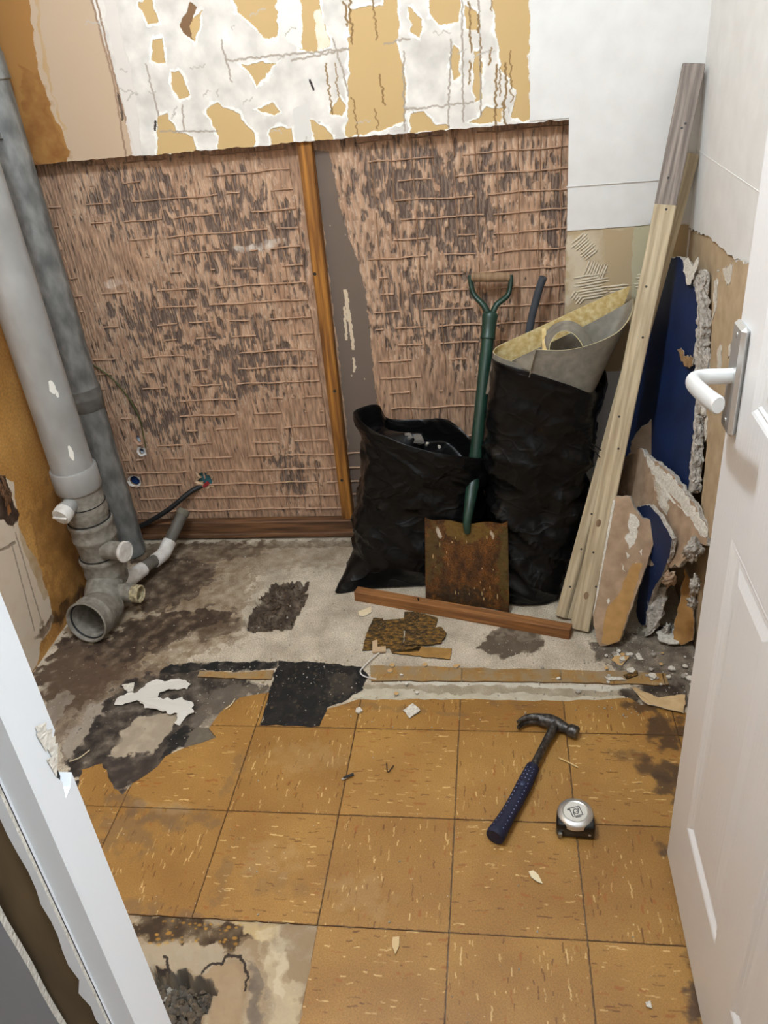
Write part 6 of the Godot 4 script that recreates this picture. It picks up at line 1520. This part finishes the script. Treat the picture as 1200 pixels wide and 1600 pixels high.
	flat_piece("plaster_chip", "grey-white diamond-shaped plaster chip on the tiles below the tile fragments", "chip", V([-0.1393, 0.7889, -0.1172, 0.7688, -0.0965, 0.79, -0.1212, 0.8141]), 0.003, 0.004, M.plaster, M.core, 314, 0.002, null, "", Vector3(0.12, 0, 0.06))
	flat_piece("plaster_chip", "cream oblong chip on the concrete left of the golden tile fragments", "chip", V([-0.3082, 0.3927, -0.2733, 0.3718, -0.2683, 0.3957, -0.2899, 0.4163, -0.3034, 0.4134]), -0.003, 0.003, mat(c8(222, 204, 168), 0.8), M.core, 315, 0.001)
	flat_piece("plaster_chip", "tan triangular chip on the floor before the nearest plasterboard piece", "chip", V([0.3811, 0.5957, 0.3941, 0.5809, 0.4274, 0.5829, 0.4057, 0.6147, 0.3952, 0.6101]), -0.002, 0.004, M.tan_chip, M.core, 316, 0.002, null, "", Vector3(0.15, 0, 0))
	flat_piece("plaster_chip", "white chip beside the tan triangular chip near the pile", "chip", V([0.3859, 0.5686, 0.3998, 0.561, 0.4069, 0.5807, 0.3935, 0.5858]), -0.002, 0.003, M.plaster, M.core, 317, 0.002)
	flat_piece("plaster_chip", "white rectangular chip right of the tan triangular chip", "chip", V([0.4451, 0.5704, 0.4567, 0.5678, 0.4626, 0.5923, 0.4483, 0.5924]), -0.002, 0.003, M.plaster, M.core, 318, 0.002)
	flat_piece("plaster_chip", "long white plaster splinter on the strip of old tiles near the door", "chip", V([0.3563, 0.6602, 0.3968, 0.6595, 0.4077, 0.6708, 0.3643, 0.6715]), 0.001, 0.003, M.plaster, M.core, 319, 0.001)
	flat_piece("tile_fragment", "small dark ridged tile scrap on the old tile strip near the door", "tile fragment", V([0.4039, 0.6524, 0.4405, 0.6355, 0.4397, 0.6518, 0.4114, 0.6661]), 0.001, 0.003, comb, dk, 320, 0.001)
	flat_piece("paint_splash", "cream drop-shaped paint splash on the tile below the tape measure", "paint", V([0.1498, 1.2162, 0.1586, 1.213, 0.168, 1.2222, 0.1757, 1.2411, 0.1661, 1.2375, 0.1543, 1.2285]), 0.0032, 0.002, mat(c8(228, 212, 176), 0.5), M.plaster, 321, 0.0)
	flat_piece("plaster_chip", "round white chip on the tile at the end of the white cord", "chip", V([-0.2564, 0.7874, -0.2474, 0.7829, -0.2394, 0.7936, -0.2478, 0.8024, -0.2564, 0.7983]), 0.003, 0.005, M.plaster, M.plaster, 322, 0.0)
	flat_piece("plaster_chip", "flat cream flake on the tile near the bottom centre", "chip", V([-0.1035, 1.3643, -0.0918, 1.3624, -0.09, 1.3805, -0.0954, 1.3964, -0.1029, 1.3813]), 0.003, 0.001, mat(c8(206, 178, 130), 0.6), M.plaster, 323, 0.001)
	flat_piece("plaster_chip", "pale grey flake on the tile by the door's lower corner", "chip", V([0.3348, 1.4517, 0.3435, 1.449, 0.3447, 1.4614, 0.3358, 1.4589]), 0.003, 0.0015, M.plaster, M.core, 324, 0.001)
	# a wall plug with its screw
	t = thing("wall_plug", "small dark wall plug with a pale screw on the middle tile", "plug", at(Vector3(-0.2434, 0, 0.998)))
	st = mb(true)
	tube(st, [Vector3(-0.011, 0.007, 0.006), Vector3(0.0, 0.007, 0.0), Vector3(0.011, 0.0075, -0.006)], [0.0025, 0.0034, 0.003], 10)
	obj("plug_body", st, M.rubber, t)
	st = mb(true)
	tube(st, [Vector3(-0.014, 0.006, 0.009), Vector3(-0.002, 0.006, 0.003)], [0.0022, 0.0014], 8)
	obj("screw", st, M.white_plastic, t)
	# splinters and wires
	var bits := [["pale wood splinter curving on the tile right of the hammer shaft", Vector3(0.2268, 0.004, 0.9262), Vector3(0.2496, 0.005, 0.941), Vector3(0.2668, 0.004, 0.9522), c8(222, 196, 140)], ["bent dark wire on the tile left of the tiles' centre", Vector3(-0.1616, 0.004, 0.9543), Vector3(-0.1558, 0.004, 0.98), Vector3(-0.1446, 0.004, 0.9612), c8(60, 44, 30)], ["pale straw on the stained floor beside the door frame", Vector3(-0.9322, 0.002, 0.9752), Vector3(-0.9088, 0.006, 0.9661), Vector3(-0.8962, 0.002, 0.938), c8(206, 190, 156)], ["cream splinter at the edge of the tiles beside the black patch", Vector3(-0.5927, 0.004, 0.7951), Vector3(-0.5811, 0.006, 0.7812), Vector3(-0.5782, 0.003, 0.7575), c8(224, 208, 176)]]
	for e in bits:
		st = mb(true)
		tube(st, smooth_path([e[1], e[2], e[3]], 10), 0.0014, 6)
		tag(obj("splinter", st, mat(e[4], 0.8), self), e[0], "splinter")
	# chips that nothing tells apart
	var proto: Node3D
	rng.seed = 77
	for i in 46:
		var near := i < 34
		var p := Vector2(rng.randf_range(0.36, 0.58), rng.randf_range(0.56, 0.69)) if near else Vector2(rng.randf_range(-0.25, 0.3), rng.randf_range(0.62, 0.73))
		var lab := "loose plaster chip scattered before the plasterboard pile" if near else "loose plaster chip along the strip of old tiles"
		var grp := "plaster chips before the pile" if near else "plaster chips on the old tile strip"
		var r := rng.randf_range(0.003, 0.009)
		if i % 6 == 0:
			var shape := PackedVector2Array()
			for k in 6: shape.append(p + Vector2(cos(k * 1.05), sin(k * 1.05)) * r * rng.randf_range(0.6, 1.3))
			proto = flat_piece("loose_chip", lab, "chip", shape, 0.0, rng.randf_range(0.002, 0.005), [M.plaster, M.core, M.tan_chip, M.plaster][(i / 6) % 4], M.core, 400 + i, 0.001, null, grp)
		else:
			var c: Node3D = proto.duplicate()
			c.name = numbered("loose_chip")
			add_child(c)
			c.position = Vector3(p.x, 0.0, p.y)
			c.rotation.y = rng.randf() * 6.0
			c.scale = Vector3.ONE * rng.randf_range(0.6, 1.3)
			c.set_meta("label", lab); c.set_meta("group", grp)
	# crumbs past counting
	var mm := MultiMesh.new()
	mm.transform_format = MultiMesh.TRANSFORM_3D
	mm.mesh = rock(90)
	mm.instance_count = 900
	for i in 900:
		var p := Vector2(rng.randf_range(-1.15, 0.58), rng.randf_range(0.05, 1.8))
		if i % 3 == 0: p = Vector2(rng.randf_range(0.3, 0.59), rng.randf_range(0.42, 0.8))
		elif i % 3 == 1: p = Vector2(rng.randf_range(-0.7, 0.5), 0.66 + rng.randfn() * 0.06)
		if Geometry2D.is_point_in_polygon(p, crater) or Geometry2D.is_point_in_polygon(p, pit): p = Vector2(0.1, 0.7)
		mm.set_instance_transform(i, Transform3D(Basis.from_euler(Vector3(rng.randf() * 6, rng.randf() * 6, 0)).scaled(Vector3.ONE * lerpf(0.0009, 0.0032, pow(rng.randf(), 3.0))), Vector3(p.x, 0.002 if p.y > 0.76 else -0.002, p.y)))
	var o := MultiMeshInstance3D.new()
	o.name = "plaster_crumbs"; o.multimesh = mm; o.material_override = M.plaster
	add_child(o)
	tag(o, "fine pale plaster crumbs strewn over the whole floor", "crumbs")
	o.set_meta("kind", "stuff")

func build_hammer() -> void:
	var o := Vector3(0.2, 0.0035, 0.95)
	var t := thing("claw_hammer", "steel claw hammer with a dark blue dotted grip lying on the tiles", "hammer", at(o))
	var steel := mat(Color.WHITE, 0.42, 0.55, ntex(256, 256, 0.04, 131, c8(38, 34, 32), c8(112, 106, 100), 1, 1, 1.6), Vector3.ONE * 9.0)
	var h := 0.0165
	var pt := func(x: float, z: float, y := 0.0) -> Vector3: return Vector3(x, o.y + h + y, z) - o
	var st := mb(true)
	var body := smooth_path([pt.call(0.188, 0.826), pt.call(0.205, 0.829), pt.call(0.222, 0.836), pt.call(0.24, 0.846), pt.call(0.252, 0.854)], 16)
	tube(st, body, [0.0145, 0.0148, 0.015, 0.0155, 0.016, 0.0166, 0.017, 0.017, 0.0166, 0.016, 0.015, 0.014, 0.013, 0.012, 0.0112, 0.0106, 0.0102], 20)
	for s in [-1.0, 1.0]:      # two prongs, one above the other since the hammer lies on its side
		var claw := smooth_path([pt.call(0.2, 0.828, s * 0.005), pt.call(0.185, 0.8245, s * 0.006), pt.call(0.165, 0.8255, s * 0.0068), pt.call(0.15, 0.833, s * 0.0075), pt.call(0.1385, 0.845, s * 0.0085)], 18)
		var ra := []
		for i in 19: ra.append(lerpf(0.0108, 0.0052, i / 18.0))
		tube(st, claw, ra, 14, true, 0.9)
	obj("claw_head", st, steel, t)
	st = mb(false)
	var a: Vector3 = pt.call(0.25, 0.853); var b: Vector3 = pt.call(0.274, 0.866)
	var yv := (b - a).normalized(); var xv := yv.cross(Vector3.UP).normalized()
	var fx := Transform3D(Basis(xv, yv, xv.cross(yv)), a)
	lathe(st, fx, PackedVector2Array([Vector2(0.0095, 0), Vector2(0.0145, 0.006), Vector2(0.0148, 0.008), Vector2(0.0148, 0.023), Vector2(0.0132, 0.0262), Vector2(0, 0.027)]), 8)
	obj("striking_face", st, steel, t, "worn octagonal striking face")
	st = mb(true)
	var sh := smooth_path([pt.call(0.226, 0.838), pt.call(0.213, 0.868), pt.call(0.196, 0.905), pt.call(0.18, 0.942), pt.call(0.165, 0.975), pt.call(0.16, 0.986)], 20)
	var rs := []
	for i in 21: rs.append(lerpf(0.0155, 0.0118, minf(1.0, i / 8.0)) if i < 14 else lerpf(0.0118, 0.013, (i - 14) / 6.0))
	tube(st, sh, rs, 16, true, 0.75, Vector3.UP)
	obj("shaft", st, steel, t, "bare scratched steel shaft")
	var blue := mat(c8(16, 20, 48), 0.62, 0, null, Vector3.ONE * 9.0, gtex(128, 128, 0.08, 132), 0.1)
	st = mb(true)
	var ga: Vector3 = pt.call(0.168, 0.969); var gb: Vector3 = pt.call(0.0835, 1.153)
	var gp := []
	for i in 29: gp.append(ga.lerp(gb, i / 28.0) + Vector3(sin(i / 28.0 * PI) * 0.003, 0, 0))
	var rg := []
	for i in 29:
		var f := i / 28.0
		rg.append(0.0148 + 0.0024 * sin(f * 5.0) * (1.0 - f) + 0.006 * pow(f, 3.0) if f < 0.965 else 0.0185)
	tube(st, gp, rg, 24, true, 1.0)
	var grip := obj("rubber_grip", st, blue, t, "dark blue rubber grip")
	st = mb(true)
	var dirv := (gb - ga).normalized(); var sd := dirv.cross(Vector3.UP).normalized()
	for i in 17:
		var f := 0.08 + i * 0.052
		for s in ([-0.5, 0.0, 0.5] if i < 4 else [-0.62, 0.55]):
			var r: float = rg[int(f * 28)] + 0.0002
			var n := (Vector3.UP * cos(s) + sd * sin(s)).normalized()
			var c: Vector3 = gp[int(f * 28)].lerp(gp[mini(28, int(f * 28) + 1)], f * 28 - int(f * 28)) + n * r
			tube(st, [c - n * 0.001, c + n * 0.0006], [0.0015, 0.0012], 7)
	obj("grip_dots", st, mat(c8(120, 130, 160), 0.5), grip, "pale raised dots")
	st = mb(true)
	var bc: Vector3 = gp[9] + Vector3.UP * (rg[9] - 0.0004)
	lathe(st, Transform3D(Basis(sd, Vector3.UP, sd.cross(Vector3.UP)), bc), PackedVector2Array([Vector2(0.0062, 0), Vector2(0.005, 0.0012), Vector2(0, 0.0014)]), 16)
	obj("round_badge", st, mat(c8(46, 54, 84), 0.5), grip)

func build_tape() -> void:
	var o := Vector3(0.2475, 0.0036, 1.1065)
	var t := thing("tape_measure", "black and chrome tape measure lying on its back on the tiles", "tape measure", Transform3D(Basis(Vector3.UP, -0.06), o))
	var out := PackedVector2Array()
	for i in 21:
		var a := PI * i / 20.0
		out.append(Vector2(cos(a) * 0.0375, 0.004 + sin(a) * 0.034))
	out.append_array(V([-0.0385, -0.022, -0.035, -0.0275, 0.036, -0.0285, 0.039, -0.022]))
	var black := mat(c8(17, 17, 18), 0.3)
	var st := mb(true)
	var rings := [[0.92, 0.0], [1.0, 0.004], [1.0, 0.031], [0.95, 0.0355], [0.9, 0.0365]]
	var n := out.size()
	for k in rings.size() - 1:
		st.set_smooth_group(1)
		for i in n:
			var p := out[i]; var q := out[(i + 1) % n]
			var e: Array = rings[k]; var f: Array = rings[k + 1]
			poly3(st, [Vector3(p.x * e[0], e[1], -p.y * e[0]), Vector3(q.x * e[0], e[1], -q.y * e[0]), Vector3(q.x * f[0], f[1], -q.y * f[0]), Vector3(p.x * f[0], f[1], -p.y * f[0])], Vector3(p.x + q.x, 0.01 if k > 1 else 0.0, -(p.y + q.y)))
	st.set_smooth_group(2)
	for i in n:
		var p := out[i] * 0.9; var q := out[(i + 1) % n] * 0.9
		tri(st, Vector3(0, 0.0365, 0), Vector3(p.x, 0.0365, -p.y), Vector3(q.x, 0.0365, -q.y), Vector3.UP)
		tri(st, Vector3(0, 0, 0), Vector3(p.x, 0, -p.y), Vector3(q.x, 0, -q.y), Vector3.DOWN)
	obj("case", st, black, t, "glossy black case")
	st = mb(true)
	lathe(st, at(Vector3(0, 0, -0.004)), PackedVector2Array([Vector2(0.0362, 0.026), Vector2(0.0362, 0.0365), Vector2(0.034, 0.0395), Vector2(0.0265, 0.0415), Vector2(0.0255, 0.0405), Vector2(0, 0.0405)]), 48)
	obj("chrome_cover", st, mat(c8(214, 212, 208), 0.28, 0.75), t, "round chrome cover")
	st = mb(true)
	lathe(st, at(Vector3(0, 0, -0.004)), PackedVector2Array([Vector2(0.0238, 0.0404), Vector2(0.0232, 0.0414), Vector2(0, 0.0414)]), 40)
	var lab := obj("round_label", st, mat(c8(214, 210, 200), 0.45), t, "pale round label with a dark square emblem")
	st = mb()
	var rot := Transform3D(Basis(Vector3.UP, 0.35), Vector3(0.001, 0.0415, -0.004))
	for e in [[Vector3(0, 0, -0.0105), Vector3(0.021, 0.0006, 0.0018)], [Vector3(0, 0, 0.0105), Vector3(0.021, 0.0006, 0.0018)], [Vector3(-0.0105, 0, 0), Vector3(0.0018, 0.0006, 0.0228)], [Vector3(0.0105, 0, 0), Vector3(0.0018, 0.0006, 0.0228)]]: box(st, e[0], e[1], 0.0, rot)
	for e in [[Vector3(-0.0125, 0, -0.008), Vector3(0.006, 0.0006, 0.0035)], [Vector3(0.0, 0, 0.0135), Vector3(0.012, 0.0006, 0.0025)]]: box(st, e[0], e[1], 0.0, rot)
	var ring := []
	for i in 21: ring.append(rot * Vector3(cos(TAU * i / 20.0) * 0.0045, 0, sin(TAU * i / 20.0) * 0.006))
	tube(st, ring, 0.0009, 6, false)
	box(st, Vector3(0.002, 0, 0.001), Vector3(0.005, 0.0006, 0.0015), 0.0, rot)
	box(st, Vector3(-0.006, 0, 0.004), Vector3(0.002, 0.0006, 0.008), 0.0, rot)
	box(st, Vector3(0.0065, 0, -0.004), Vector3(0.002, 0.0006, 0.007), 0.0, rot)
	obj("emblem", st, mat(c8(92, 90, 86), 0.5), lab, "grey square emblem")
	st = mb(true)
	lathe(st, Transform3D(Basis(Vector3.RIGHT, PI / 2), Vector3(0.028, 0.012, 0.0275)), PackedVector2Array([Vector2(0.003, 0), Vector2(0.003, 0.0012), Vector2(0.0015, 0.0018), Vector2(0, 0.0018)]), 10)
	obj("case_screw", st, M.steel, t)
	st = mb()
	box(st, Vector3(-0.03, 0.008, 0.03), Vector3(0.008, 0.014, 0.006), 0.001)
	obj("hook_end", st, mat(c8(150, 148, 142), 0.35, 0.8), t)
